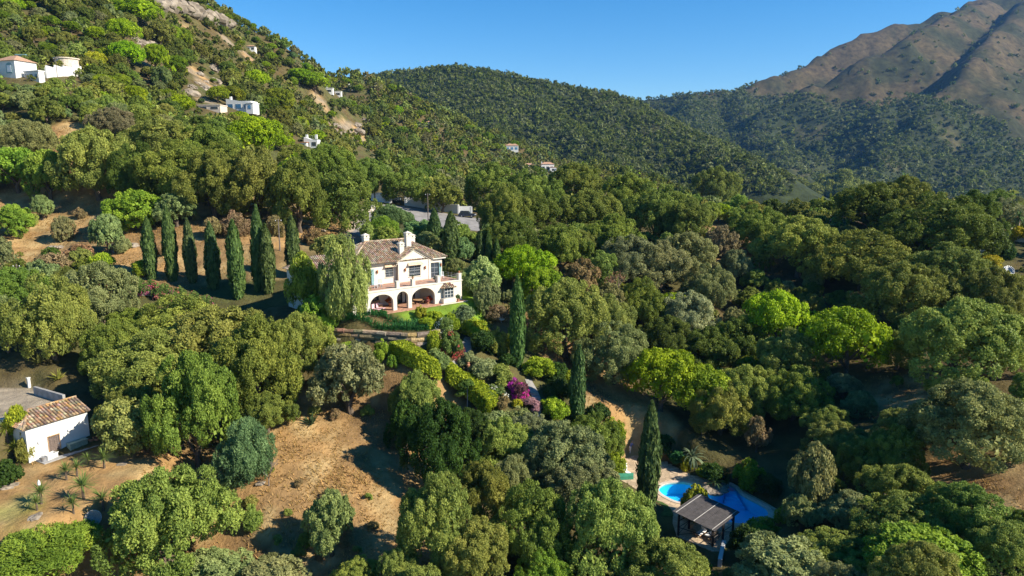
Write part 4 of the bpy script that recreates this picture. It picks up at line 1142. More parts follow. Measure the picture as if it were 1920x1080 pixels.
def lamp(u, v, z):
    m = MB()
    m.box(u - .03, u + .03, v - .12, v, z + .02, z + .08)
    m.lathe([(.03, z - .28), (.1, z - .2), (.13, z + .05), (.1, z + .14), (.16, z + .16), (.03, z + .3)], u, v - .2, 8)
    m.build('wall_lamp', M_COPPER, villa_o)
for q in ((4.3, 4.8, 5.15), (8.75, 4.1, 5.1), (12.4, 4.1, 5.1), (15.62, 4.45, 5.2), (1.0, 4.3, 2.2), (5.6, 4.3, 2.3)): lamp(*q)
# bay window of the ground floor
bw = MB()
bw.box(12.45, 14.75, -.75, -.003, 0, .78)
bw.build('bay_plinth', M_WHITE, villa_o)
bwin = window(villa_o, 12.75, 14.45, .83, 2.35, -.62, 3, 3, sill=False, frame=M_METAL)
bs = MB()
for x in (12.75, 14.39): bs.box(x, x + .06, -.46, -.003, .83, 2.35)
bs.build('bay_sides', M_METAL, bwin)
br, bb = MB(), MB()
for O_, xd, yd, L, dpt in (((12.35, -.9, 2.35), (1, 0, 0), (0, .9, .7), 2.5, 1.14),):
    tiles(br, bb, O_, xd, yd, L, lambda x: 0, lambda x: min(1.14, x / .75 * 1.14, (2.5 - x) / .75 * 1.14), TILE_ORANGE)
for s, x in ((1, 12.35), (-1, 14.85)):
    br.face([(x, -.9, 2.37), (x, -.003, 2.37), (x + s * .75, -.003, 3.02)], (.5, .3, .18))
br.v += []
o_ = br.build('bay_roof', M_TILES, villa_o); bb.build('bay_roof_underlay', M_TILES, o_)
# roofs
E0, E1, EB, RV, RZ, RU0, RU1 = -.6, 16.7, 14.0, 9.0, 9.25, 4.9, 11.9
FV = 4.0
rt, ru = MB(), MB()
sl = math.hypot(RV - FV, RZ - EZ)
L_ = E1 - E0
def trap(L, a, b, h): return lambda x: max(0, min(h, x / a * h, (L - x) / b * h))
tiles(rt, ru, (E0, FV, EZ), (1, 0, 0), (0, RV - FV, RZ - EZ), L_, lambda x: 0, trap(L_, RU0 - E0, E1 - RU1, sl), TILE_COL)
tiles(rt, ru, (E1, EB, EZ), (-1, 0, 0), (0, RV - EB, RZ - EZ), L_, lambda x: 0, trap(L_, E1 - RU1, RU0 - E0, math.hypot(EB - RV, RZ - EZ)), TILE_COL, .4, .8)
hs = math.hypot(E1 - RU1, RZ - EZ)
tiles(rt, ru, (E1, FV, EZ), (0, 1, 0), (RU1 - E1, 0, RZ - EZ), EB - FV, lambda x: 0, trap(EB - FV, RV - FV, EB - RV, hs), TILE_COL)
tiles(rt, ru, (E0, EB, EZ), (0, -1, 0), (RU0 - E0, 0, RZ - EZ), EB - FV, lambda x: 0, trap(EB - FV, EB - RV, RV - FV, math.hypot(RU0 - E0, RZ - EZ)), TILE_COL)
k_ = (RZ - EZ) / (RV - FV)
gh = 8.28 - EZ
for s in (1, -1):                                   # the two slopes of the gable
    ue = 10.55 - s * 3.3
    tiles(rt, ru, (ue, 3.72, EZ), (0, 1, 0), (s * 3.3, 0, gh), 3.6, lambda x: max(0, (x - .28) * k_ / gh * math.hypot(3.3, gh)), lambda x: math.hypot(3.3, gh), TILE_COL)
ridge(rt, (RU0, RV, RZ + .03), (RU1, RV, RZ + .03))
for a, b in (((E0, FV), (RU0, RV)), ((E1, FV), (RU1, RV)), ((E0, EB), (RU0, RV)), ((E1, EB), (RU1, RV))): ridge(rt, (a[0], a[1], EZ + .05), (b[0], b[1], RZ + .03))
ridge(rt, (10.55, 3.7, 8.3), (10.55, 7.4, 8.3))
o_ = rt.build('roof', M_TILES, villa_o)
ru.build('roof_underlay', M_TILES, o_)
# left wing
wg = MB().box(-6.0, .197, 7.2, 13.2, 0, 5.75)
wg.build('wing_wall', M_WHITE, villa_o)
wt, wu = MB(), MB()
WE, WR = 5.75, 7.6
ws = math.hypot(3.4, WR - WE)
tiles(wt, wu, (-6.5, 6.7, WE), (1, 0, 0), (0, 3.4, WR - WE), 7.6, lambda x: 0, lambda x: min(ws, x / 3.0 * ws), TILE_COL)
tiles(wt, wu, (-6.5, 13.5, WE), (0, -1, 0), (3.0, 0, WR - WE), 6.8, lambda x: 0, trap(6.8, 3.4, 3.4, math.hypot(3, WR - WE)), TILE_COL)
tiles(wt, wu, (1.1, 13.5, WE), (-1, 0, 0), (0, -3.4, WR - WE), 7.6, lambda x: 0, lambda x: min(ws, (7.6 - x) / 3.0 * ws), TILE_COL, .4, .8)
o_ = wt.build('wing_roof', M_TILES, villa_o); wu.build('wing_roof_underlay', M_TILES, o_)
def chimney(u, v, z0, z1, w, cap=True):
    c = MB().box(u - w / 2, u + w / 2, v - w * .4, v + w * .4, z0, z1 - .45).build('chimney', M_WHITE, villa_o)
    h = MB()
    h.box(u - w / 2 - .08, u + w / 2 + .08, v - w * .4 - .08, v + w * .4 + .08, z1 - .447, z1 - .38)
    h.box(u - w / 2 - .02, u + w / 2 + .02, v - w * .4 - .02, v + w * .4 + .02, z1 - .377, z1 - .05)
    a, b, d, e = u - w / 2 - .13, u + w / 2 + .13, v - w * .4 - .13, v + w * .4 + .13
    for p, q in (((a, d), (b, d)), ((b, d), (b, e)), ((b, e), (a, e)), ((a, e), (a, d))): h.face([(*p, z1 - .047), (*q, z1 - .047), (u, v, z1 + .28)])
    h.face([(a, e, z1 - .047), (b, e, z1 - .047), (b, d, z1 - .047), (a, d, z1 - .047)])
    h.build('chimney_cap', M_WHITE, c)
    q = MB()
    q.box(u - .09, u + .09, v - w * .4 - .035, v - w * .4 - .021, z1 - .32, z1 - .14)
    q.box(u + w / 2 + .021, u + w / 2 + .035, v - .09, v + .09, z1 - .32, z1 - .14)
    q.build('chimney_vent', M_DARKWOOD, c)
chimney(10.75, 6.2, 7.2, 10.5, .86)
chimney(9.1, 5.6, 6.9, 9.05, .8)
chimney(5.3, 9.6, 8.4, 10.25, .9)
chimney(13.4, 9.2, 7.6, 9.75, .9)

# furniture of the loggia and terrace
def lounger(P, rz, label, cush, frame):
    t = thing('sun_lounger', label, 'sun lounger', P, rz)
    fr_ = MB().box(-.32, .32, -.95, .95, .26, .32)
    fr_.build('frame', frame, t)
    for x in (-.27, .27):
        for y in (-.8, .8): MB().box(x - .03, x + .03, y - .03, y + .03, 0, .257).build('leg', frame, t)
    MB().box(-.3, .3, -.95, .25, .323, .4).build('seat_cushion', cush, t, bevel=.02)
    MB().prism([(-.3, .26), (.3, .26), (.3, .34), (-.3, .34)], .33, 1.05).build('backrest', cush, t)
    return t
lo1 = lounger(villa(1.7, 1.3, .03), V_ANG + .35, 'pink-cushioned sun lounger under the left arch, nearer the front', M_PINK, M_DARKWOOD)
lo2 = lounger(villa(2.6, 1.6, .03), V_ANG + .45, 'pink-cushioned sun lounger under the left arch, the one further in', M_PINK, M_DARKWOOD)
def table(P, rz, label, top, leg, r=.6, h=.74):
    t = thing('garden_table', label, 'table', P, rz)
    MB().lathe([(r, h - .05), (r, h)], n=14).build('table_top', top, t)
    for k in range(4):
        a = k * math.pi / 2 + .78
        MB().tube([(math.cos(a) * r * .7, math.sin(a) * r * .7, 0), (math.cos(a) * r * .5, math.sin(a) * r * .5, h - .05)], .03, 5).build('leg', leg, t)
    return t
def chair(P, rz, label, m, group=None):
    t = thing('garden_chair', label, 'chair', P, rz, group)
    MB().box(-.24, .24, -.24, .24, .42, .47).build('seat', m, t)
    b = MB()
    for x in (-.2, 0, .2): b.box(x - .03, x + .03, .2, .24, .473, .95)
    b.box(-.24, .24, .198, .242, .953, 1.0)
    b.build('backrest', m, t)
    for x in (-.21, .21):
        for y in (-.21, .21): MB().box(x - .025, x + .025, y - .025, y + .025, 0, .417).build('leg', m, t)
    return t
table(villa(9.3, 1.6, .02), 0, 'round pale table in the widest arch of the loggia', M_WOODF, M_DARKWOOD, .75)
for k, (u, v, w) in enumerate(((8.2, 1.5, 'on the left of'), (10.4, 1.7, 'on the right of'), (9.3, 2.7, 'behind'))):
    chair(villa(u, v, .02), V_ANG + (1.57, -1.57, 0)[k], 'wooden chair %s the round loggia table' % w, M_WOODF)
chair(villa(15.1, 3.2, TZ + .03), V_ANG - .5, 'white chair on the terrace by the open glazed door', M_FABRIC)
chair(villa(2.6, 2.2, TZ + .03), V_ANG + .9, 'white chair on the terrace left of the first pier', M_FABRIC)
chair(villa(3.7, 3.0, TZ + .03), V_ANG - .6, 'green metal chair on the terrace under the left window', M_TEAL)
table(villa(3.2, 2.0, TZ + .03), 0, 'small white table between the terrace chairs', M_FABRIC, M_METAL, .4, .6)
sofa = thing('loggia_sofa', 'honey-coloured wicker sofa against the loggia\'s back wall in the left arch', 'sofa', villa(3.3, 3.6, .02), V_ANG)
MB().box(-.9, .9, -.4, .4, .05, .45).build('base', M_WOODF, sofa, bevel=.04)
MB().box(-.9, .9, .3, .45, .453, .95).build('backrest', M_WOODF, sofa, bevel=.04)
MB().box(-.85, .85, -.38, .28, .455, .56).build('cushion', M_FABRIC, sofa, bevel=.03)
POT_PL = blades_mesh('pot_foliage', 26, .7, .07, 5, .7, .3)
POT_BU = crown_mesh('pot_foliage', .8, .7, 5, 8, 14, .12, 401, 10)
def pot(P, label, s=1.0, plant=POT_BU, colr=(.1, .16, .04), m=M_TERRA, group=None):
    t = thing('potted_plant', label, 'potted plant', P, random.uniform(0, 6))
    s *= .75
    t.scale = (s, s, s)
    MB().lathe([(.14, 0), (.2, .3), (.23, .36), (.23, .42), (.18, .4)], n=10).build('pot', m, t)
    f = link('foliage', plant, t, (0, 0, .35 if plant is POT_BU else .05))
    f.color = (*colr, 1)
    return t
pot(villa(7.65, .27, TZ + 1.07), 'terracotta pot with upright plant on the middle pier of the terrace', 1.0, POT_PL)
pot(villa(16.2, .27, TZ + 1.07), 'terracotta pot with trailing plant on the corner pier of the terrace', 1.1)
pot(villa(12.2, .9, TZ + .03), 'potted plant behind the pier left of the glazed door', 1.2)
pot(villa(5.3, 2.9, .02), 'big red-flowering potted plant in the narrow arch', 2.0, POT_BU, (.4, .1, .03))
pot(villa(6.1, 2.4, .02), 'round green potted bush in the narrow arch', 1.3, POT_BU)
pot(villa(11.0, 1.0, .02), 'red geranium tub at the right side of the widest arch', 1.5, POT_BU, (.45, .06, .04))
pot(villa(10.5, .7, .02), 'lower pink-red potted flowers beside the widest arch', 1.0, POT_BU, (.4, .12, .12))
pot(villa(15.2, -.7, .02), 'potted shrub at the right end of the bay window', 1.4, POT_BU, (.12, .17, .06))
pot(villa(1.6, 3.3, .02), 'dark leafy potted plant behind the pink loungers', 1.7, POT_BU, (.08, .12, .03))

ORD = ['first', 'second', 'third', 'fourth', 'fifth', 'sixth', 'seventh', 'eighth', 'ninth', 'tenth', 'eleventh', 'twelfth', 'thirteenth', 'fourteenth', 'fifteenth', 'sixteenth', 'seventeenth', 'eighteenth', 'nineteenth', 'twentieth', 'twenty-first', 'twenty-second']
# ------------------------------------------------------------------ the white hut and its yard
hut_o = thing('utility_hut', 'small white hut with orange barrel-tile roof and a brown door, below the gravel yard', 'hut', HUT_A, math.atan2(hu[1], hu[0]))
hw = MB()
HD = 3.2
wall_open(hw, 0, hl, 0, .3, -.6, 3.75, [(2.05, 3.15, 0, 2.1)])
hw.box(0, .3, .303, HD, -.6, 3.75); hw.box(hl - .3, hl, .303, HD, -.6, 3.75); hw.box(.3, hl - .3, HD - .3, HD, -.6, 3.75)
hw.build('wall', M_WHITE2, hut_o)
df = MB()
df.box(1.97, 2.047, -.05, .12, 0, 2.1).box(3.153, 3.23, -.05, .12, 0, 2.1).box(1.97, 3.23, -.05, .12, 2.103, 2.2)
df.build('door_frame', M_WOODF, hut_o)
dr = MB()
for k in range(5): dr.box(2.06 + k * .216, 2.06 + k * .216 + .206, .1, .15, .02, 2.09)
d_o = dr.build('door', M_DOOR, hut_o)
add_box('handle', M_METAL, d_o, 3.0, 3.06, .06, .1, .98, 1.12)
for u, z in ((1.1, 1.9), (4.15, 2.25)):
    m = MB(); m.lathe([(.05, z - .15), (.12, z - .1), (.12, z + .1), (.05, z + .16)], u, -.1, 8); m.build('wall_lamp', M_FABRIC, hut_o)
ht, hub = MB(), MB()
HR, HE = 4.85, 3.72
hs_ = math.hypot(2.9, HR - HE)
rr_ = random.Random(3)
tiles(ht, hub, (-.3, -.3, HE), (1, 0, 0), (0, 2.9, HR - HE), hl + .6, lambda x: 0, lambda x: min(hs_, x / 1.9 * hs_), TILE_ORANGE, .32, .42, rr_)
tiles(ht, hub, (-.3, 2.6, HE), (0, -1, 0), (1.9, 0, HR - HE), 2.9, lambda x: 0, lambda x: (2.9 - x) / 2.9 * math.hypot(1.9, HR - HE), TILE_ORANGE, .32, .42, rr_)
ridge(ht, (-.3, -.3, HE + .05), (1.6, 2.6, HR + .05), .14, TILE_ORANGE)
ridge(ht, (1.6, 2.6, HR + .05), (hl + .3, 2.6, HR + .05), .13, TILE_ORANGE)
o_ = ht.build('roof', M_TILES, hut_o); hub.build('roof_underlay', M_TILES, o_)
add_box('gable_end', M_WHITE2, hut_o, hl - .3, hl, .2, HD, 3.753, 4.0)
hw_ang = math.atan2(hu[1], hu[0])
def hut_piece(name, label, cat, mb, m, **k):
    o = mb.build(name, m, None, **k)
    o.location = tuple(HUT_A); o.rotation_euler = (0, 0, hw_ang)
    return tag(o, label, cat) if label else o
pth = hut_piece('path', None, None, MB().box(.6, hl + 1.5, -1.75, -.003, -.4, .03), M_CONC); pth['kind'] = 'structure'
hut_piece('yard_edge_wall', 'low white wall along the yard edge behind the hut roof', 'wall', MB().box(-4.2, hl - 3, 3.45, 3.8, 2.4, 4.35), M_WHITE2)
hut_piece('yard_side_wall', 'grey low wall on the far side of the gravel yard, right of the gate post', 'wall', MB().box(hl - .3, hl, 4.2, 10.5, 3.2, 4.95), M_CONC)
gp = thing('gate_post', 'slim white gate post at the top of the gravel yard', 'post', onz(55, 727, YARD_Z), hw_ang)
MB().box(-.14, .14, -.14, .14, -.3, 1.2).build('post', M_WHITE2, gp)
MB().box(-.19, .19, -.19, .19, 1.203, 1.3).build('cap', M_WHITE2, gp)
hut_piece('kerb', None, None, MB().box(-12, -.1, 9.2, 9.5, 3.4, 4.06), M_CONC)['kind'] = 'structure'
bx = thing('storage_bench', 'sage green storage bench against the hut wall', 'storage box', hut(4.7, -.45, .03), hw_ang)
MB().box(-.95, .95, -.35, .35, .0, .72).build('box', M_GREENBOX, bx, bevel=.02)
MB().box(-1.0, 1.0, -.4, .38, .723, .8).build('lid', M_GREENBOX, bx, bevel=.01)
wb = thing('plastic_crate', 'white plastic tub lying by the hut door', 'tub', hut(1.75, -.75, .03), hw_ang + .25)
tb = MB().box(-.6, .6, -.32, .32, 0, .08); tb.box(-.6, .6, -.32, -.26, .083, .5).box(-.6, .6, .26, .32, .083, .5).box(-.6, -.54, -.257, .257, .083, .5).box(.54, .6, -.257, .257, .083, .5)
tb.build('tub', M_WHITE2, wb)
for s in (-1, 1): MB().box(-.66, .66, s * .35 - .025, s * .35 + .025, .45, .53).build('rim', M_WHITE2, wb)
bk = thing('bucket', 'grey bucket beside the white tub at the hut', 'bucket', hut(.95, -1.0, .03))
MB().lathe([(.22, 0), (.28, .5), (.3, .52), (.25, .5), (.2, .1)], n=12).build('pail', M_METAL, bk)
MB().tube([(-.28, 0, .5), (-.2, 0, .68), (0, 0, .74), (.2, 0, .68), (.28, 0, .5)], .012, 4).build('handle', M_DARKWOOD, bk)
for k, (u, v, s, m, t) in enumerate(((6.15, -.5, 1.0, M_TERRA, 'terracotta flower pot next to the green storage bench'), (6.6, -.75, .9, M_TERRA, 'small terracotta pot in front of the stacked pots'), (7.0, -.45, 1.1, M_REDPOT, 'bright red pot among the terracotta pots by the hut'), (7.5, -.6, 1.0, M_TERRA, 'terracotta pot nearest the fig tree'))):
    p = thing('flower_pot', t, 'pot', hut(u, v, .03))
    p.scale = (s * 1.5,) * 3
    MB().lathe([(.15, 0), (.2, .3), (.23, .31), (.23, .4), (.18, .38), (.15, .1)], n=10).build('pot', m, p)
    MB().lathe([(.17, .33), (.02, .36)], n=8).build('soil', M_DARKWOOD, p)
def ORD_ALL(k): return ORD[k] + (' from the left' if False else '')
# satellite dishes
def dish(P, r, rz, tilt, label, m, zc=1.5):
    t = thing('satellite_dish', label, 'satellite dish', P, rz)
    d = MB()
    n, k = 20, 5
    for j in range(k):
        a, b = r * j / k, r * (j + 1) / k
        for i in range(n):
            t0, t1 = 2 * math.pi * i / n, 2 * math.pi * (i + 1) / n
            d.face([(a * math.cos(t0), a * math.sin(t0), a * a * .28 / r), (b * math.cos(t0), b * math.sin(t0), b * b * .28 / r), (b * math.cos(t1), b * math.sin(t1), b * b * .28 / r), (a * math.cos(t1), a * math.sin(t1), a * a * .28 / r)])
    o = d.build('reflector', m, t, smooth=True, loc=(0, 0, zc))
    o.rotation_euler = (tilt, 0, 0)
    sd = o.modifiers.new('t', 'SOLIDIFY'); sd.thickness = .03
    MB().tube([(0, .1, -.4), (0, .1, zc - .05)], .05, 6).build('mast', M_METAL, t)
    MB().tube([(0, -math.sin(tilt) * -.1, zc), (0, -math.sin(tilt) * r * .9, zc + math.cos(tilt) * r * .9)], .025, 5).build('feed_arm', M_METAL, t)
    return t
dish(hit(178, 990), .72, .25, math.radians(68), 'round satellite dish on the lawn below the yuccas', M_CONC, 1.0)
dish(hit(940, 606), .75, .3, math.radians(75), 'white dish on a post left of the tall single cypress', M_FABRIC, 1.2)
dish(hit(1888, 525), .95, -.3, math.radians(60), 'pale satellite dish beside the bright yellow bush', M_METAL, 1.6)

# ------------------------------------------------------------------ stone retaining wall below the villa: every block a stone
sw = thing('retaining_wall', 'dry stone retaining wall of large tan blocks below the villa garden', 'wall', WALL_TOP[0] - np.array((0, 0, 0)))
W0 = np.array(WALL_TOP[0])
pl = np.array([p[:2] for p in WALL_TOP])
cum = np.r_[0, np.cumsum(np.hypot(*np.diff(pl, axis=0).T))]
def wpt(s, out, z):
    x, y = np.interp(s, cum, pl[:, 0]), np.interp(s, cum, pl[:, 1])
    x2, y2 = np.interp(min(s + .3, cum[-1]), cum, pl[:, 0]), np.interp(min(s + .3, cum[-1]), cum, pl[:, 1])
    x1, y1 = np.interp(max(s - .3, 0), cum, pl[:, 0]), np.interp(max(s - .3, 0), cum, pl[:, 1])
    d = np.array((x2 - x1, y2 - y1)); d /= np.linalg.norm(d)
    return np.array((x + d[1] * out - W0[0], y - d[0] * out - W0[1], z))
core = MB()
for k in range(36):
    s0, s1 = cum[-1] * k / 36, cum[-1] * (k + 1) / 36
    p = [wpt(s0, .25, -3.3), wpt(s1, .25, -3.3), wpt(s1, -.3, -3.3), wpt(s0, -.3, -3.3)]
    core.prism([tuple(q[:2]) for q in p], -3.3, -.1, (.12, .09, .06))
core.build('wall_core', M_STONE, sw)
ST = [(.36, .26, .14), (.3, .22, .13), (.42, .33, .2), (.26, .2, .14), (.38, .3, .22), (.33, .22, .11)]
rs = random.Random(11)
z = .12
for course in range(5):
    h = rs.uniform(.5, .68)
    s = rs.uniform(-.2, 0)
    while s < cum[-1] - .3:
        L = rs.uniform(.9, 2.3)
        a, b = max(0, s) + .03, min(cum[-1], s + L) - .03
        if b - a > .35:
            m = MB()
            o1, z0, z1 = .36 + rs.uniform(0, .16), z - h + .035, z - rs.uniform(0, .06)
            n = max(2, int((b - a) / .8) + 1)
            jit = lambda q: tuple(x + rs.uniform(-.035, .035) for x in q)
            ring = []
            for k in range(n + 1):
                t = a + (b - a) * k / n
                ring.append([jit(wpt(t, -.2, z0)), jit(wpt(t, o1 - .05, z0)), jit(wpt(t, o1 + .05, (z0 + z1) / 2)), jit(wpt(t, o1 - .03, z1)), jit(wpt(t, -.2, z1))])
            c = tuple(x * rs.uniform(.8, 1.2) for x in rs.choice(ST))
            for p, q in zip(ring[:-1], ring[1:]):
                for i in range(5): m.face([p[i], p[(i + 1) % 5], q[(i + 1) % 5], q[i]], c)
            m.face(ring[0][::-1], c); m.face(ring[-1], c)
            m.build('stone', M_STONE, sw)
        s += L
    z -= h

# ------------------------------------------------------------------ pool terrace
from mathutils.geometry import tessellate_polygon
def ring_sheet(name, outer, inner, z0, z1, m, kind=None):
    loops = [[Vector((p[0], p[1], 0)) for p in outer]] + ([[Vector((p[0], p[1], 0)) for p in inner]] if inner else [])
    tri = tessellate_polygon(loops)
    pts = [q for l in loops for q in l]
    mb = MB()
    for t in tri:
        a = [pts[i] for i in t]
        if (a[1] - a[0]).cross(a[2] - a[0]).z < 0: a = a[::-1]
        mb.face([(q.x, q.y, z1) for q in a])
    for l in loops:
        for p, q in zip(l, l[1:] + l[:1]): mb.face([(p.x, p.y, z0), (q.x, q.y, z0), (q.x, q.y, z1), (p.x, p.y, z1)])
    o = mb.build(name, m)
    if kind: o['kind'] = kind
    return o
m, t, b = new_mat('flagstone_paving')
tc = t.nodes.new('ShaderNodeTexCoord')
vo = t.nodes.new('ShaderNodeTexVoronoi'); vo.feature = 'DISTANCE_TO_EDGE'; vo.inputs['Scale'].default_value = 1.5
vc = t.nodes.new('ShaderNodeTexVoronoi'); vc.inputs['Scale'].default_value = 1.5
t.links.new(tc.outputs['Object'], vo.inputs['Vector']); t.links.new(tc.outputs['Object'], vc.inputs['Vector'])
r1 = t.nodes.new('ShaderNodeValToRGB'); r1.color_ramp.elements[0].position, r1.color_ramp.elements[1].position = .0, .05
r1.color_ramp.elements[0].color, r1.color_ramp.elements[1].color = (.24, .17, .11, 1), (.5, .375, .245, 1)
t.links.new(vo.outputs['Distance'], r1.inputs[0])
sp_ = t.nodes.new('ShaderNodeSeparateColor'); t.links.new(vc.outputs['Color'], sp_.inputs[0])
mr = t.nodes.new('ShaderNodeMapRange'); mr.inputs[3].default_value, mr.inputs[4].default_value = .75, 1.2
t.links.new(sp_.outputs[0], mr.inputs[0])
mx = t.nodes.new('ShaderNodeMixRGB'); mx.blend_type = 'MULTIPLY'; mx.inputs[0].default_value = 1
t.links.new(r1.outputs[0], mx.inputs[1]); t.links.new(mr.outputs[0], mx.inputs[2]); t.links.new(mx.outputs[0], b.inputs['Base Color'])
b.inputs['Roughness'].default_value = .85
M_FLAG = m
deck = ring_sheet('pool_terrace', [p[:2] for p in DECK], offset(POOL, .3), POOL_Z - .6, POOL_Z, M_FLAG, 'structure')
pool = thing('swimming_pool', 'blue free-form swimming pool with pale stone coping', 'swimming pool', (0, 0, 0))
ring = ring_sheet('coping', offset(POOL, .42), offset(POOL, -.06), POOL_Z - .25, POOL_Z + .05, M_COPING); ring.parent = pool
bs_ = MB()
lp = [tuple(p) for p in POOL]
bottom = tessellate_polygon([[Vector((p[0], p[1], 0)) for p in lp]])
for tr_ in bottom:
    a = [Vector((*lp[i], 0)) for i in tr_]
    if (a[1] - a[0]).cross(a[2] - a[0]).z < 0: a = a[::-1]
    bs_.face([(q.x, q.y, POOL_Z - 1.7) for q in a])
for p, q in zip(lp, lp[1:] + lp[:1]): bs_.face([(*p, POOL_Z - 1.7), (*q, POOL_Z - 1.7), (*q, POOL_Z - .02), (*p, POOL_Z - .02)])
bs_.build('basin', M_BASIN, pool)
for k in range(4):
    c0, c1, c2, c3 = pz(1000 + k * 0, 400), pz(1040, 400), pz(1095 - k * 6, 470 + k * 10), pz(985, 490 + k * 12)
    zt_ = POOL_Z - .35 - k * .3
    o_ = MB().prism([tuple(pz(985 - k * 3, 425 + k * 17)[:2]), tuple(pz(985 + 10, 440 + k * 18)[:2]), tuple(pz(1095 + k * 22, 470 + k * 14)[:2]), tuple(pz(1080 + k * 15, 435 + k * 10)[:2])], POOL_Z - 1.69, zt_).build('step', M_BASIN, pool)
m = bpy.data.materials.new('pool_water'); m.use_nodes = True
t = m.node_tree; t.nodes.clear()
out = t.nodes.new('ShaderNodeOutputMaterial'); trn = t.nodes.new('ShaderNodeBsdfTransparent'); gl = t.nodes.new('ShaderNodeBsdfGlossy'); fr_n = t.nodes.new('ShaderNodeFresnel'); mx = t.nodes.new('ShaderNodeMixShader')
trn.inputs[0].default_value = (.5, .92, 1.0, 1); gl.inputs['Roughness'].default_value = .03; fr_n.inputs['IOR'].default_value = 1.33
n_ = t.nodes.new('ShaderNodeTexNoise'); n_.inputs['Scale'].default_value = 1.8; n_.inputs['Detail'].default_value = 3
tc = t.nodes.new('ShaderNodeTexCoord'); bp = t.nodes.new('ShaderNodeBump'); bp.inputs['Strength'].default_value = .25; bp.inputs['Distance'].default_value = .06
t.links.new(tc.outputs['Object'], n_.inputs['Vector']); t.links.new(n_.outputs['Fac'], bp.inputs['Height']); t.links.new(bp.outputs[0], gl.inputs['Normal']); t.links.new(bp.outputs[0], fr_n.inputs['Normal'])
mx.inputs[0].default_value = .05; t.links.new(trn.outputs[0], mx.inputs[1]); t.links.new(gl.outputs[0], mx.inputs[2]); t.links.new(mx.outputs[0], out.inputs[0])
wt_ = MB()
for tr_ in bottom:
    a = [Vector((*lp[i], 0)) for i in tr_]
    if (a[1] - a[0]).cross(a[2] - a[0]).z < 0: a = a[::-1]
    wt_.face([(q.x, q.y, POOL_Z - .1) for q in a])
wt_.build('water', m, pool)
# island with rocks and a palm
def rock_mesh(name, seed, flat=.7, sub=3):
    bpy_me = bpy.data.meshes.new(name)
    import bmesh
    bm = bmesh.new()
    bmesh.ops.create_icosphere(bm, subdivisions=sub, radius=1)
    rng = random.Random(seed)
    o = [rng.uniform(0, 50) for _ in range(3)]
    for v in bm.verts:
        c = v.co
        n = float(fbm(np.array([c.x * 1.6 + o[0] + c.z]), np.array([c.y * 1.6 + o[1] + c.z * 1.3]), seed, 3)[0])
        n2 = float(fbm(np.array([c.x * 5 + o[1] + c.z * 3]), np.array([c.y * 5 + o[2] - c.z * 4]), seed + 3, 2)[0])
        k = 1 + .45 * n + .22 * n2
        v.co = Vector((c.x * k, c.y * k, c.z * k * flat))
    bm.to_mesh(bpy_me); bm.free()
    bpy_me.materials.append(M_ROCK)
    return bpy_me
ROCKS = [rock_mesh('rock', 500 + k, .75) for k in range(5)]
def rock(P, r, label, group=None, sq=1.0):
    o = link('rock', random.choice(ROCKS), None, tuple(P))
    o.scale = (r * random.uniform(.8, 1.3), r * random.uniform(.8, 1.2), r * sq * random.uniform(.8, 1.2))
    o.rotation_euler = (0, 0, random.uniform(0, 6))
    return tag(o, label, 'rock', group)
for k, (x, y, r) in enumerate(((850, 455, .7), (890, 470, .6), (935, 475, .55), (975, 455, .6), (985, 425, .5), (835, 425, .6), (900, 400, .5), (960, 400, .45))):
    P = pz(x, y); rock(P + np.array((0, 0, .1)), r, 'pale stone edging the rockery at the pool rim, %s in its ring from the bush' % ORD[k], 'stones of the pool rockery', .5)
FROND = blades_mesh('fronds', 34, 1.0, .09, 600, 1.1, 0, (-.1, 1.45), 4)
FAN = blades_mesh('fronds', 44, 1.0, .13, 601, 1.5, 0, (-.7, 1.45), 4)
def palm(P, h, r, label, trunk_r=.18, colr=(.10, .16, .05), fr_=None, skirt=True):
    t = thing('palm_tree', label, 'palm tree', P, random.uniform(0, 6))
    mb = MB(); mb.tube([(0, 0, -.6), (0, 0, h * .5), (0, 0, h)], [trunk_r * 1.25, trunk_r, trunk_r * .95], 8)
    mb.build('trunk', mat('palm_bark', (.33, .27, .21), .9, .3, 5, .6, 9), t)
    c = link('fronds', fr_ or FAN, t, (0, 0, h)); c.scale = (r, r, r); c.color = (*colr, 1)
    if skirt:
        s = link('dead_fronds', FROND, t, (0, 0, h - .1)); s.scale = (r * .55, r * .55, -r * .7); s.color = (.3, .2, .1, 1)
    return t
palm(pz(903, 425) + np.array((0, 0, 0)), .7, 1.5, 'small fan palm on the rockery at the pool rim', .2, (.13, .2, .07), FROND, False)
palm(hit(1297, 872), 1.2, 2.2, 'pale fan palm behind the pool terrace', .2, (.16, .2, .11), FAN, False)
palm(hit(1905, 452), 5.3, 2.4, 'tall fan palm with bare trunk at the right edge', .32)
palm(hit(1690, 412), 9.5, 2.3, 'palm crown rising from the trees on the right ridge', .3)
palm(hit(703, 377), 3.4, 2.0, 'short palm in front of the grey road wall', .26)
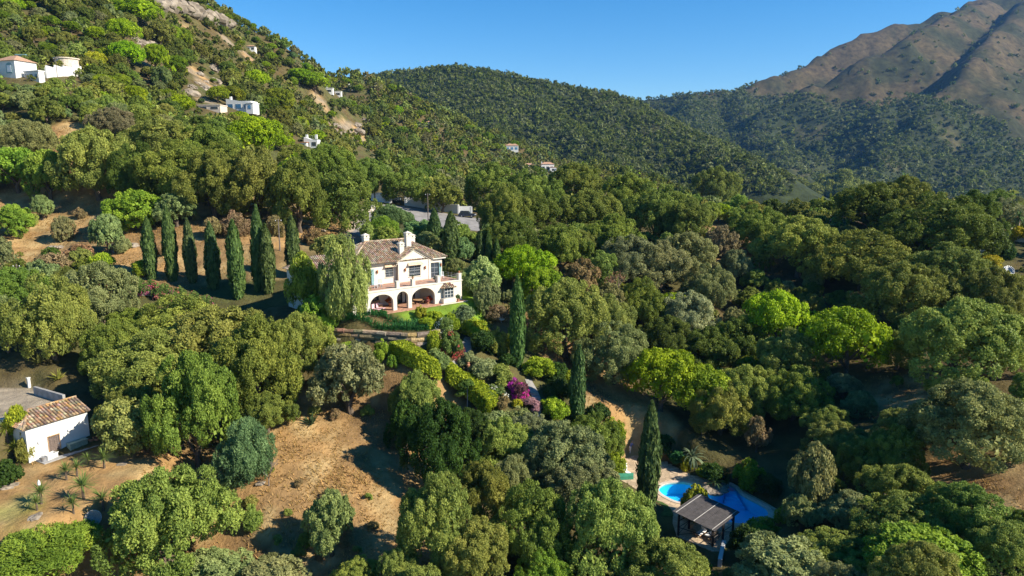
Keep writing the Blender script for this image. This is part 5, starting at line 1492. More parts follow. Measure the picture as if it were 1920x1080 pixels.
# the pavilion
zf = POOL_Z
A_, B_, C_ = (onz(1240 + x / 7.71, 900 + y / 7.71, zf) for x, y in ((243, 800), (737, 962), (1030, 762)))
D_ = A_ + C_ - B_
D_[2] = zf
def top_at(P, py):
    lo, hi = 0.0, 8.0
    for _ in range(40):
        k = (lo + hi) / 2
        if proj(P + np.array((0, 0, k)))[1] > py: lo = k
        else: hi = k
    return lo
hA, hB, hC = top_at(A_, 900 + 470 / 7.71), top_at(B_, 900 + 705 / 7.71), top_at(C_, 900 + 480 / 7.71)
hD = hA + hC - hB
print('pavilion', np.linalg.norm(B_ - A_), np.linalg.norm(C_ - B_), hA, hB, hC, hD)
pav = thing('pool_pavilion', 'dark timber pavilion with black sheet roof and three pale ribs by the pool', 'pavilion', A_)
e1, e2 = (B_ - A_), (C_ - B_)
l1, l2 = np.linalg.norm(e1), np.linalg.norm(e2)
def pv(a, b, dz=0):           # a along A-B, b along B-C, on the roof plane
    return tuple(e1 * a + e2 * b + np.array((0, 0, hA + (hB - hA) * a + (hC - hB) * b + dz)))
for P, h in ((A_, hA), (B_, hB), (C_, hC), (D_, hD), ((B_ + C_) / 2, (hB + hC) / 2), ((A_ + D_) / 2, (hA + hD) / 2)):
    q = P - A_
    MB().box(q[0] - .1, q[0] + .1, q[1] - .1, q[1] + .1, -1.2, h - .12).build('post', M_DARKWOOD, pav)
bm_ = MB()
for b in (0, 1): bm_.tube([pv(-.06, b, -.08), pv(1.06, b, -.08)], .1, 4)
for a in (0, .33, .66, 1): bm_.tube([pv(a, -.06, .02), pv(a, 1.06, .02)], .07, 4)
bm_.build('roof_beams', M_DARKWOOD, pav)
def brace(P, d, h):
    p = P - A_
    d = d / np.linalg.norm(d)
    return MB().tube([tuple(p + np.array((0, 0, h - 1.0))), tuple(p + d * .95 + np.array((0, 0, h - .12)))], .05, 4).build('brace', M_DARKWOOD, pav)
for P, d, h in ((A_, e1, hA), (B_, -e1, hB), (B_, e2, hB), (C_, -e2, hC), (D_, e1, hD), (C_, -e1, hC)): brace(P, d, h)
rl = MB()
for P, Q in ((A_, B_), (B_, C_), (A_, D_)):
    p, q = P - A_, Q - A_
    rl.tube([tuple(p + np.array((0, 0, .95))), tuple(q + np.array((0, 0, .95)))], .05, 4)
    mid = (p + q) / 2
    rl.tube([tuple(p + np.array((0, 0, .1))), tuple(mid + np.array((0, 0, .9)))], .035, 4)
    rl.tube([tuple(q + np.array((0, 0, .1))), tuple(mid + np.array((0, 0, .9)))], .035, 4)
rl.build('cross_railing', M_DARKWOOD, pav)
for k in range(3):                                     # three roof sheets, corrugated
    sh = MB()
    a0, a1 = -.12 + k * 1.24 / 3, -.12 + (k + 1) * 1.24 / 3 - .006
    n = 22
    for j in range(n):
        p, q = a0 + (a1 - a0) * j / n, a0 + (a1 - a0) * (j + 1) / n
        za, zb_ = (.13, .155) if j % 2 else (.155, .13)
        sh.face([pv(p, -.12, za), pv(q, -.12, zb_), pv(q, 1.12, zb_), pv(p, 1.12, za)])
        sh.face([pv(p, 1.12, za - .03), pv(q, 1.12, zb_ - .03), pv(q, -.12, zb_ - .03), pv(p, -.12, za - .03)])
    sh.build('roof_sheet', M_SHEET, pav)
for a in (-.03, .5, 1.03): MB().tube([pv(a, -.12, .18), pv(a, 1.12, .18)], .05, 4).build('roof_rib', M_CONC, pav)
for k, (a, b, t) in enumerate(((.45, .42, 'first'), (.68, .5, 'second'))):
    lounger(A_ + e1 * a + e2 * b + np.array((0, 0, .02)), math.atan2(e2[1], e2[0]) - 1.57, 'white-cushioned lounger under the pavilion, %s from the left' % t, M_FABRIC, M_WOODF)
chair(A_ + e1 * .25 + e2 * .3, .6, 'timber chair under the left side of the pavilion', M_WOODF)
chair(A_ + e1 * .85 + e2 * .25, -.8, 'timber chair under the right corner of the pavilion', M_WOODF)
# white-draped chair and green matting at the terrace's left end
cv = thing('folded_parasol', 'white-covered lounger stood up at the left end of the pool terrace', 'garden furniture', pz(150, 305), .5)
cm = MB()
cm.prism([(-.35, -.7), (.35, -.7), (.35, .1), (-.35, .1)], .0, .35)
cm.prism([(-.33, .1), (.33, .1), (.33, .35), (-.33, .35)], .0, 1.3)
cm.build('cover', M_FABRIC, cv, bevel=.1)
MB().box(-.4, .4, .36, .42, 0, 1.15).build('frame', M_WOODF, cv)
gm = MB().prism([tuple(pz(*q)[:2]) for q in ((80, 335), (215, 330), (215, 355), (100, 362))], POOL_Z + .01, POOL_Z + .5).build('green_screen', M_MAT_G)
tag(gm, 'low green mesh screen at the left end of the pool terrace', 'screen')
lw_ = MB()
pw = [onz(1240 + x / 7.71, 900 + y / 7.71, POOL_Z) for x, y in ((905, 900), (870, 1060), (845, 1180))]
for p, q in zip(pw[:-1], pw[1:]):
    d = (q - p)[:2]; n_ = np.array((-d[1], d[0])) / np.linalg.norm(d) * .2
    lw_.prism([tuple(p[:2] - n_), tuple(q[:2] - n_), tuple(q[:2] + n_), tuple(p[:2] + n_)], POOL_Z - 2.2, POOL_Z + .25)
tag(lw_.build('low_wall', M_WHITE2), 'low white wall running down from the pavilion corner', 'wall')
LAWN_P = [pz(*q) for q in ((400, 532), (455, 545), (505, 575), (540, 620), (552, 662), (480, 665), (415, 650), (390, 600))]
gr = MB()
rg_ = random.Random(4)
cx_, cy_ = np.mean([p[0] for p in LAWN_P]), np.mean([p[1] for p in LAWN_P])
gr.prism([tuple(p[:2]) for p in LAWN_P], POOL_Z - .4, POOL_Z + .03)
M_LAWN = mat('pool_lawn', (.075, .14, .025), .95, .3, 3, .8, 30)
go = gr.build('lawn', M_LAWN); go['kind'] = 'structure'

# ------------------------------------------------------------------ the person at the pool terrace (bending over the planting)
def person(P, rz, label):
    bj = {'pel': (0, 0, .92), 'ch': (0, -.28, 1.22), 'nk': (0, -.42, 1.4), 'hd': (0, -.5, 1.5), 'hd2': (0, -.55, 1.6),
          'kL': (.12, -.06, .5), 'fL': (.13, .02, .07), 'tL': (.14, -.16, .04), 'kR': (-.12, .02, .5), 'fR': (-.13, .16, .07), 'tR': (-.14, -.02, .04), 'hL': (.11, 0, .86), 'hR': (-.11, 0, .86),
          'sL': (.2, -.34, 1.32), 'eL': (.24, -.5, 1.05), 'wL': (.18, -.72, .92), 'sR': (-.2, -.34, 1.32), 'eR': (-.24, -.48, 1.04), 'wR': (-.16, -.7, .9)}
    rad = {'pel': .15, 'ch': .15, 'nk': .06, 'hd': .09, 'hd2': .085, 'kL': .07, 'fL': .05, 'tL': .04, 'kR': .07, 'fR': .05, 'tR': .04, 'hL': .1, 'hR': .1, 'sL': .07, 'eL': .048, 'wL': .035, 'sR': .07, 'eR': .048, 'wR': .035}
    ed = [('pel', 'ch'), ('ch', 'nk'), ('nk', 'hd'), ('hd', 'hd2'), ('pel', 'hL'), ('hL', 'kL'), ('kL', 'fL'), ('fL', 'tL'), ('pel', 'hR'), ('hR', 'kR'), ('kR', 'fR'), ('fR', 'tR'), ('ch', 'sL'), ('sL', 'eL'), ('eL', 'wL'), ('ch', 'sR'), ('sR', 'eR'), ('eR', 'wR')]
    for s, sx in (('L', 1), ('R', -1)):
        for k in range(4):
            a, b = 'f%s%d' % (s, k), 'g%s%d' % (s, k)
            w = bj['w' + s]
            bj[a] = (w[0] + (k - 1.5) * .022 * sx, w[1] - .07, w[2] - .05); rad[a] = .012
            bj[b] = (w[0] + (k - 1.5) * .026 * sx, w[1] - .1, w[2] - .12 + abs(k - 1.3) * .012); rad[b] = .009
            ed += [('w' + s, a), (a, b)]
        bj['th' + s] = (w[0] - .06 * sx, w[1] - .04, w[2] - .07); rad['th' + s] = .012; ed.append(('w' + s, 'th' + s))
    names = list(bj)
    me = bpy.data.meshes.new('person')
    me.from_pydata([bj[n] for n in names], [(names.index(a), names.index(b)) for a, b in ed], [])
    o = bpy.data.objects.new('person', me); C.objects.link(o)
    sk = o.modifiers.new('skin', 'SKIN'); o.modifiers.new('sub', 'SUBSURF').levels = 1
    for n, v in zip(names, me.skin_vertices[0].data): v.radius = (rad[n], rad[n]); v.use_root = n == 'pel'
    dg = bpy.context.evaluated_depsgraph_get()
    m2 = bpy.data.meshes.new_from_object(o.evaluated_get(dg))
    o.modifiers.clear(); o.data = m2
    m2.materials.clear()
    for q in (M_SKIN, M_SHIRT, M_TROUS): m2.materials.append(q)
    for p in m2.polygons:
        c = p.center
        p.use_smooth = True
        p.material_index = 2 if (c.z < .98 and c.y > -.25 and c.z > .09) else (1 if (c.z < 1.4 and c.z > 1.0 and c.y > -.47) else 0)
    o.location = tuple(P); o.rotation_euler = (0, 0, rz)
    tag(o, label, 'person')
    hr = MB().lathe([(.05, .0), (.1, .02), (.105, .07), (.07, .12), (.01, .14)], n=10).build('hair', M_HAIR, o, True, (0, -.545, 1.575))
    return o
person(hit(1181, 849), 2.3, 'person in blue shirt and white trousers bending over plants at the pool terrace')

# ------------------------------------------------------------------ hedges, beds, path
def hedge(pts, w, h, n, seed, label):
    rng = np.random.default_rng(seed)
    P = np.array([hit(*q) for q in pts])
    cm_ = np.r_[0, np.cumsum(np.hypot(*np.diff(P[:, :2], axis=0).T))]
    s = rng.uniform(0, cm_[-1], n)
    x, y, z = (np.interp(s, cm_, P[:, k]) for k in range(3))
    x2, y2 = np.interp(s + .2, cm_, P[:, 0]), np.interp(s + .2, cm_, P[:, 1])
    x1, y1 = np.interp(s - .2, cm_, P[:, 0]), np.interp(s - .2, cm_, P[:, 1])
    d = unit(np.stack([x2 - x1, y2 - y1, 0 * s], 1) + 1e-6)
    nrm2 = np.stack([d[:, 1], -d[:, 0], 0 * s], 1)
    q = rng.random(n)
    top = q < .42
    side = np.where(rng.random(n) < .5, 1, -1)
    lump = fbm(s * .9, q * 0 + side * 3, seed, 3) * .25
    off = np.where(top, rng.uniform(-1, 1, n), side * (1 + lump * .4)) * w / 2
    hh = np.where(top, 1 + lump * .5, rng.random(n)) * h
    endf = np.minimum(1, np.minimum(s, cm_[-1] - s) / (w * .3) + .55)
    pos = np.stack([x, y, z], 1) + nrm2 * (off * endf)[:, None] + np.stack([0 * s, 0 * s, hh * endf], 1) + rng.normal(size=(n, 3)) * .07
    nr = unit(np.where(top[:, None], np.array((0, 0, 1.0)), nrm2 * side[:, None]) + rng.normal(size=(n, 3)) * .45)
    sz = rng.uniform(.11, .22, n)
    v, qd, l = leaf_quads(pos, nr, rng.normal(size=(n, 3)), sz, sz * .6, rng.random(n))
    o0 = P[0]
    t = thing('hedge', label, 'hedge', o0)
    f = link('foliage', np_mesh('hedge_foliage', v - o0, qd, M_LEAF, leaf=l), t)
    f.color = (*COL['hedge'], 1)
    st = MB()
    for k in range(len(P) * 3):
        i = rng.uniform(0, cm_[-1])
        p = np.array([np.interp(i, cm_, P[:, j]) for j in range(3)]) - o0
        st.tube([tuple(p - np.array((0, 0, .3))), tuple(p + np.array((0, 0, h * .8)))], .05, 4)
    st.build('stems', M_BARK, t)
hedge([(744, 668), (765, 678), (795, 693), (824, 708)], 2.1, 2.0, 20000, 701, 'upper clipped yellow-green hedge running down from the stone wall')
hedge([(838, 709), (870, 732), (900, 753), (926, 778)], 2.2, 2.1, 21000, 702, 'lower clipped hedge ending at the rust-coloured shrub')
STRAP = [blades_mesh('strap_leaves', 70, 1.1, .09, 710 + k, 1.3, 0, (.3, 1.5), 3, r0=.25) for k in range(3)]
for k in range(44):
    x = 606 + (k // 2) * 9.2 + (k % 2) * 4
    u_ = onz(x, 614 - (k % 2) * 7 + .012 * (x - 600), WALL_Z + .0)
    P = np.array((u_[0], u_[1], ground(u_[0], u_[1])))
    t = thing('strap_leaf_plant', 'deep green strap-leaved clump above the stone wall, %s from the left in the %s row' % (ORD[k // 2], ('front', 'back')[k % 2]), 'plant', P, k, 'strap-leaved plants above the stone wall')
    f = link('leaves', STRAP[k % 3], t); f.color = (*COL['aga'], 1)
    s = random.uniform(.95, 1.25); t.scale = (s, s, s)
YUC = [blades_mesh('leaves', 60, 1.0, .075, 720 + k, .55, .9, (-.35, 1.5), 3) for k in range(2)]
for k, (x, y, s, t_) in enumerate(((78, 945, 1.15, 'tallest yucca on the lawn, with a white flower head'), (70, 957, .8, 'small yucca at the foot of the tallest one'), (157, 936, 1.35, 'broad yucca on bare earth above the satellite dish'), (125, 900, 1.0, 'yucca on the lawn nearest the hut path'), (145, 893, 1.0, 'yucca second along the hut path'), (196, 878, 1.1, 'yucca by the fig tree at the end of the hut path'), (166, 872, .8, 'small yucca against the hut path'), (138, 962, .9, 'yucca just left of the satellite dish'), (194, 955, 1.1, 'yucca behind the satellite dish'), (30, 855, 1.1, 'yellowish yucca left of the hut, the lower one'), (14, 825, 1.2, 'yellowish yucca left of the hut, the upper one'))):
    t = thing('yucca', t_, 'yucca', hit(x, y), k * 1.3); t.scale = (s * 1.15,) * 3
    f = link('leaves', YUC[k % 2], t); f.color = (.15, .2, .05, 1) if x > 40 else (.26, .27, .04, 1)
    MB().tube([(0, 0, -.3), (0, 0, .95)], [.1, .08], 6).build('stem', M_BARK, t)
    if k == 0: MB().lathe([(.02, 1.35), (.09, 1.45), (.08, 1.65), (.02, 1.8)], n=7).build('flower_head', M_FABRIC, t)
AGV = blades_mesh('leaves', 30, 1.0, .17, 730, .35, .05, (.15, 1.45), 3)
for x, y, s, c, t_ in ((92, 668, 1.7, (.17, .25, .22), 'blue-grey agave at the edge of the gravel yard'), (72, 682, 1.5, (.3, .28, .08), 'yellow agave below the blue-grey agave'), (110, 712, 1.4, (.3, .29, .06), 'yellow-green agave beside the yard path'), (258, 520, 1.0, (.15, .2, .12), 'small agave on the flower terrace'), (585, 795, 1.5, (.07, .1, .04), 'dark spiky agave in the shade of the oaks')):
    t = thing('agave', t_, 'agave', hit(x, y)); t.scale = (s,) * 3
    f = link('leaves', AGV, t); f.color = (*c, 1)
# stone steps and garden path
def strip(name, left, right, n, m, lift=.05, kind='structure', thick=.25):
    L, R = np.array([hit(*q) for q in left]), np.array([hit(*q) for q in right])
    def rs_(P):
        c = np.r_[0, np.cumsum(np.linalg.norm(np.diff(P, axis=0), axis=1))]
        t = np.linspace(0, c[-1], n)
        return np.stack([np.interp(t, c, P[:, k]) for k in range(3)], 1)
    L, R = rs_(L), rs_(R)
    mb = MB()
    up = np.array((0, 0, lift)); dn = np.array((0, 0, thick))
    k_ = 4
    rows = []
    for a, b in zip(L, R):
        row = []
        for j in range(k_ + 1):
            p = a + (b - a) * j / k_
            g = ground(p[0], p[1])
            row.append(np.array((p[0], p[1], max(g, p[2]) )) + up)
        rows.append(row)
    for r0, r1 in zip(rows[:-1], rows[1:]):
        for j in range(k_): mb.face([r0[j], r0[j + 1], r1[j + 1], r1[j]])
        mb.face([r0[0] - dn, r0[0], r1[0], r1[0] - dn]); mb.face([r0[-1], r0[-1] - dn, r1[-1] - dn, r1[-1]])
    o = mb.build(name, m)
    if kind: o['kind'] = kind
    return o
strip('garden_path', [(872, 632), (866, 645), (872, 655), (858, 668), (843, 686)], [(884, 634), (882, 645), (886, 655), (872, 672), (860, 690)], 16, M_STONEGREY, .08)
strip('lower_path', [(984, 712), (992, 730), (1000, 752)], [(996, 712), (1006, 730), (1016, 752)], 10, M_STONEGREY, .08)
stp = thing('stone_steps', 'winding flight of pale stone slabs beside the magenta bougainvillea', 'steps', hit(1005, 775))
S0 = np.array(stp.location)
for k, (x, y, w, h) in enumerate(((1000, 738, 18, 8), (1003, 746, 18, 8), (1006, 754, 18, 8), (1008, 762, 18, 8), (1004, 771, 22, 8), (1004, 779, 22, 8), (1005, 787, 22, 8), (1007, 795, 22, 8), (1009, 803, 22, 8))):
    P = hit(x, y); s = scale_at(P)
    mb = MB()
    rw = w / s / 2
    poly = [(P[0] - S0[0] + math.cos(a) * rw * random.uniform(.85, 1.1), P[1] - S0[1] + math.sin(a) * rw * .55 * random.uniform(.85, 1.1)) for a in [i * math.pi / 4 + .3 for i in range(8)]]
    mb.prism(poly, P[2] - S0[2] - .3, P[2] - S0[2] + .14, (random.uniform(.26, .34),) * 3 if k % 2 else (.33, .3, .25))
    mb.build('stone_slab', M_STONE, stp)
ur = thing('garden_lamp', 'orange terracotta garden post above the lower hedge', 'garden ornament', hit(878, 700))
MB().lathe([(.14, 0), (.12, .9), (.2, 1.0), (.25, 1.2), (.16, 1.35), (.22, 1.5), (.05, 1.6)], n=10).build('urn', M_TERRA, ur)
sp3 = thing('sapling', 'thin sapling with pale stem in front of the lower hedge', 'sapling', hit(876, 762))
MB().tube([(0, 0, -.3), (.05, 0, 1.4), (0, .05, 3.0)], [.07, .06, .03], 6).build('trunk', M_CONC, sp3)
for dx, dz, sc in ((0, 2.2, .55), (-.9, 1.2, .35)):
    c = link('crown', PROTO['broad'][0][0], sp3, (dx, 0, dz)); c.scale = (sc * .6, sc * .6, sc * .5); c.color = (.1, .16, .03, 1)

# flower terrace below the cypress row
fw = thing('terrace_edge', 'pale stone edging wall below the flower terrace', 'wall', hit(330, 563))
F0 = np.array(fw.location)
fp = [hit(*q) for q in ((245, 553), (275, 552), (305, 557), (340, 566), (375, 576), (405, 586))]
for p, q in zip(fp[:-1], fp[1:]):
    n = 4
    for k in range(n):
        a, b = p + (q - p) * k / n - F0, p + (q - p) * (k + .94) / n - F0
        d = (b - a)[:2]; nn = np.array((-d[1], d[0])) / np.linalg.norm(d) * .3
        c = random.choice(((.36, .32, .26), (.4, .36, .3), (.3, .26, .2)))
        MB().prism([tuple(a[:2] - nn), tuple(b[:2] - nn), tuple(b[:2] + nn), tuple(a[:2] + nn)], min(a[2], b[2]) - .8, a[2] + .55 + random.uniform(-.05, .05), c).build('stone', M_STONE, fw)
for k in range(13):
    x = 232 + k * 13; y = 540 + (k % 2) * 9 + max(0, k - 3) * 3.6
    i = len(TREES)
    put('bush', x, y - 8, 26, 22, 'red' if k % 3 else 'magenta', label='pink and red flowering bush below the cypress row, %s from the left' % ORD[k], name='flowering_shrub', cat='shrub', group='flowering bushes of the flower terrace')
    TREES[i]['col'] = random.choice(((.36, .07, .07), (.4, .14, .12), (.42, .16, .1), (.4, .06, .16)))
    plant_object_extra = i
    occ = np.append(occ, False); seen = np.append(seen, 60)
    plant_object(i)

# ------------------------------------------------------------------ road above the villa, its walls, cars, poles
strip('road', [(640, 452), (668, 430), (678, 412), (690, 398), (740, 392), (790, 408), (840, 419), (900, 424)], [(655, 470), (690, 440), (700, 420), (740, 408), (765, 404), (792, 421), (840, 430), (900, 434)], 40, M_ASPH, .08)
strip('road', [(690, 385), (720, 384), (760, 387), (800, 392), (850, 404), (900, 410)], [(690, 399), (740, 393), (770, 406), (800, 414), (850, 424), (900, 426)], 30, M_ASPH, .1)
def px_wall(name, label, pts, h, m, th=.3, cap=True, hpx=None):
    P = [hit(*q) for q in pts]
    O_ = P[0]
    t = thing(name, label, 'wall', O_)
    for k, (p, q) in enumerate(zip(P[:-1], P[1:])):
        a, b = p - O_, q - O_
        d = (b - a)[:2]; nn = np.array((-d[1], d[0])) / np.linalg.norm(d) * th / 2
        z = min(a[2], b[2])
        MB().prism([tuple(a[:2] - nn), tuple(b[:2] - nn), tuple(b[:2] + nn), tuple(a[:2] + nn)], z - 1.0, max(a[2], b[2]) + h).build('wall_panel', m, t)
    for p in P:
        a = p - O_
        MB().box(a[0] - th * .8, a[0] + th * .8, a[1] - th * .8, a[1] + th * .8, a[2] - .8, a[2] + h + .35).build('pillar', m, t)
    return t
px_wall('road_wall', 'long white boundary wall along the upper side of the road', [(760, 385), (785, 389), (810, 393), (835, 397), (860, 401), (884, 404)], 2.1, M_WHITE2)
px_wall('road_wall', 'blue-grey shaded wall behind the short palm by the road', [(698, 376), (716, 379), (733, 381)], 2.2, M_WHITE2)
px_wall('road_wall', 'pale wall showing between the dark trees right of the parked car', [(972, 402), (990, 403), (1010, 405)], 1.4, M_WHITE2)
px_wall('property_wall', 'white low wall on the slope below the tall palm', [(1800, 480), (1825, 480), (1848, 478)], 1.3, M_WHITE2)
px_wall('property_wall', 'pale wall beside the palm at the right edge', [(1880, 452), (1900, 452), (1925, 455)], 1.6, M_WHITE)
px_wall('property_wall', 'short pale wall between ridge trees on the right', [(1530, 414), (1555, 414), (1578, 413)], 1.0, M_WHITE)
px_wall('drive_wall', 'low tan stone wall at the foot of the drive behind the villa', [(672, 402), (690, 398), (700, 396)], 1.0, M_COPING)
def car(P, rz, label, paint):
    t = thing('parked_car', label, 'car', P, rz)
    b = MB()
    side = [(-2.2, .35), (2.2, .35), (2.25, .75), (2.1, .95), (1.2, 1.02), (-2.1, 1.05), (-2.25, .7)]
    def ext(prof, w0, mi=0, w1=None):
        n = len(prof)
        l = [(x, -w0, z) for x, z in prof]; r = [(x, w0, z) for x, z in prof]
        b.face(l[::-1]); b.face(r)
        for i in range(n): b.face([l[i], l[(i + 1) % n], r[(i + 1) % n], r[i]])
    ext(side, .9)
    b.build('body', paint, t, bevel=.08)
    b = MB(); ext([(-2.05, 1.05), (.95, 1.03), (.35, 1.6), (-1.7, 1.65)], .74); b.build('cabin', M_GLASS, t, bevel=.06)
    b = MB(); ext([(-1.72, 1.655), (.36, 1.605), (.3, 1.68), (-1.65, 1.72)], .76); b.build('roof', paint, t)
    for x in (-1.35, 1.4):
        for y in (-.85, .85):
            w = MB().tube([(x, y - .11, .34), (x, y + .11, .34)], .34, 14).build('wheel', M_TYRE, t)
            MB().tube([(x, y - .125, .34), (x, y + .125, .34)], .2, 10).build('rim', M_METAL, w)
    for y in (-.62, .62): MB().box(2.2, 2.27, y - .18, y + .18, .66, .82).build('headlight', M_FABRIC, t)
    return t
car(hit(876, 408) + np.array((0, 0, .12)), -.15, 'dark blue car parked at the right end of the road wall', M_CARB)
car(hit(738, 378) + np.array((0, 0, .12)), -.3, 'silver-fronted dark car at the bend of the road under the trees', M_CARW)
def pole(px, top, base, label, r=.13, cross=True):
    P = hit(px, base)
    h = top_at(P, top) if top_at(P, top) < 7.99 else (base - top) / scale_at(P)
    t = thing('utility_pole', label, 'pole', P)
    MB().tube([(0, 0, -.5), (0, 0, h)], [r, r * .7], 7).build('shaft', mat('pole_wood', (.16, .13, .11), .9, .2, 4), t)
    if cross:
        MB().box(-.6, .6, -.05, .05, h - .5, h - .38).build('crossarm', M_DARKWOOD, t)
        for x in (-.5, .5): MB().lathe([(.05, h - .377), (.07, h - .3), (.03, h - .22)], x, 0, 6).build('insulator', M_FABRIC, t)
    return t
pole(37, 495, 550, 'bare wooden pole on the straw slope at the left edge')
pole(525, 410, 470, 'wooden pole behind the last cypresses of the row')
pole(658, 384, 432, 'pole beside the drive behind the villa roof')
pole(803, 362, 424, 'utility pole standing at the road in front of the long white wall')
pole(108, 108, 148, 'thin pole in front of the long white wall on the upper hillside', .1)
pole(1693, 345, 375, 'thin mast above the right ridge trees', .08, False)
fx = thing('stone_heap', 'white boulder on the straw slope under the small olive', 'rock', hit(104, 466))
for k in range(3): o = link('stone', ROCKS[k], fx, (k * .8 - .8, 0, .2)); o.scale = (.7, .6, .45)

# ------------------------------------------------------------------ houses on the hillside
def far_house(px, py, wpx, hpx, label, rz=0.0, roof='flat', nwin=3, wing=None, chim=1, glass=M_GLASS, depth=.6, arch=False, wallm=M_WHITE2):
    P = hit(px, py)
    s = scale_at(P)
    w, h = wpx / s, hpx / s
    d = w * depth
    t = thing('white_house', label, 'house', P - np.array((0, 0, .0)), rz)
    w2 = w / 2
    MB().box(-w2, w2, 0, d, -1.2, h).build('wall', wallm, t)
    if roof == 'flat':
        MB().box(-w2 - .15, w2 + .15, -.15, d + .15, h + .003, h + .3).build('parapet', wallm, t)
    elif roof == 'shed':
        m_ = MB()
        m_.face([(-w2, 0, h + .003), (-w2, 0, h + .9), (w2 * .1, 0, h + .003)]); m_.face([(-w2, d, h + .003), (w2 * .1, d, h + .003), (-w2, d, h + .9)])
        m_.face([(-w2, 0, h + .9), (w2 * .1, 0, h + .01), (w2 * .1, d, h + .01), (-w2, d, h + .9)][::-1]); m_.face([(-w2, d, h + .9), (-w2, d, h), (-w2, 0, h), (-w2, 0, h + .9)][::-1])
        m_.build('roof', wallm, t)
    else:
        r_ = MB()
        o_ = .4
        z0, z1 = h + .003, h + d * .28
        a = [(-w2 - o_, -o_, z0), (w2 + o_, -o_, z0), (w2 + o_, d + o_, z0), (-w2 - o_, d + o_, z0)]
        m1, m2 = (-w2 + d * .45, d / 2, z1), (w2 - d * .45, d / 2, z1)
        if m1[0] > m2[0]: m1 = m2 = (0, d / 2, z1)
        c = (.42, .25, .16)
        r_.face([a[0], a[1], m2, m1], c); r_.face([a[2], a[3], m1, m2], c); r_.face([a[1], a[2], m2], c); r_.face([a[3], a[0], m1], c); r_.face(a[::-1], c)
        r_.build('roof', M_TILES, t)
    for k in range(nwin):
        x = -w2 + w * (k + .5) / nwin
        ww = w / nwin * .3
        f = MB().box(x - ww - .1, x + ww + .1, -.06, -.003, h * .22, h * .72).build('window', M_WHITE, t)
        MB().box(x - ww, x + ww, -.1, -.063, h * .25, h * .69).build('pane', glass, f)
    for k in range(chim):
        x = -w2 + .6 + k * w * .7
        c = MB().box(x - .35, x + .35, d * .5 - .35, d * .5 + .35, h + .3, h + 1.8).build('chimney', wallm, t)
    if wing:
        dx, ww, hh, rf = wing
        MB().box(w2 * dx, w2 * dx + ww / s, -1.5, d * .6, -1.2, hh / s).build('wing', wallm, t)
        MB().box(w2 * dx - .2, w2 * dx + ww / s + .2, -1.7, d * .6 + .2, hh / s + .003, hh / s + .25).build('wing_roof', M_TERRA if rf else wallm, t)
        MB().box(w2 * dx + ww / s * .3, w2 * dx + ww / s * .7, -1.56, -1.503, hh / s * .2, hh / s * .7).build('wing_window', glass, t)
    return t
hA_ = far_house(10, 145, 54, 30, 'white house with arched window and hipped tile roof at the upper left edge', -.3, 'hip', 0, None, 0, depth=.8)
s_ = scale_at(np.array(hA_.location))
am = MB()
aw_, ah_ = 15 / s_, 19 / s_
am.box(5 / s_, 5 / s_ + aw_, -.05, -.003, 7 / s_, 7 / s_ + ah_ * .7)
am.face([(5 / s_ + aw_ / 2 - math.cos(math.pi * k / 10) * aw_ / 2, -.05, 7 / s_ + ah_ * .7 + math.sin(math.pi * k / 10) * ah_ * .3) for k in range(11)][::-1])
w_ = am.build('arched_window', M_TEAL, hA_)
MB().box(5 / s_ + .35, 5 / s_ + aw_ - .35, -.09, -.053, 7 / s_ + .35, 7 / s_ + ah_ * .75).build('pane', M_FABRIC, w_)
MB().box(-24 / s_, -15 / s_, -.06, -.003, 8 / s_, 24 / s_).build('window', M_GLASS, hA_)
cp = far_house(60, 150, 38, 15, 'low white annexe with flat roof right of the arched-window house', -.35, 'flat', 3, None, 0, depth=.3)
px_wall('garden_wall', 'long bright white wall on the hillside right of the arched-window house', [(88, 146), (104, 144), (120, 143), (137, 143), (152, 142)], 2.6, M_WHITE2)
tk = thing('water_tank', 'round concrete water tank behind the long white wall', 'water tank', hit(128, 134))
MB().lathe([(3.6, -2), (3.6, 3.6), (3.9, 3.65), (3.9, 4.0), (0.1, 4.05)], n=20).build('tank', M_COPING, tk)
tw = MB().box(80 / 8, 0, 0, 0, 0, 0) if False else None
far_house(40, 118, 18, 14, 'green-walled block behind the arched-window house', 0, 'flat', 1, None, 0, wallm=M_TEAL)
far_house(448, 208, 50, 18, 'long white house with blue glazed front on the middle hillside', -.15, 'shed', 3, (.75, 14, 13, False), 1, M_BLUEGLASS, .5)
far_house(392, 206, 44, 8, 'low tan terrace building left of the blue-glazed house', -.1, 'flat', 2, None, 0, wallm=M_COPING)
far_house(583, 277, 26, 15, 'white house with pink tiled porch on the lower hillside', -.1, 'shed', 2, (-1.3, 12, 9, True), 2)
far_house(470, 95, 16, 8, 'tiny white house alone below the skyline ridge', 0, 'hip', 2, None, 0)
far_house(617, 174, 14, 8, 'small white house under the bright pines near the ridge, left one', 0, 'flat', 1, None, 1)
far_house(634, 180, 12, 8, 'small white house under the bright pines near the ridge, lower one', 0, 'flat', 1, None, 0)
far_house(664, 170, 22, 9, 'white house among pines nearest the far wooded hill', .1, 'shed', 2, None, 1)
far_house(806, 238, 14, 9, 'small cream house on the ridge flank by the tan scar', 0, 'hip', 1, None, 0, wallm=M_WHITE)
far_house(960, 283, 24, 10, 'white house with blue windows low on the ridge flank', 0, 'hip', 3, None, 0, M_BLUEGLASS)
far_house(1027, 322, 24, 14, 'white two-storey house with tiled wing near the valley', .1, 'hip', 3, (.3, 12, 8, True), 1)
far_house(992, 316, 18, 7, 'low pale building left of the two-storey white house', 0, 'hip', 2, None, 0, wallm=M_WHITE)
px_wall('terrace_wall', 'white terrace wall below the blue-windowed ridge house', [(940, 322), (948, 322), (956, 322)], 1.6, M_WHITE2)
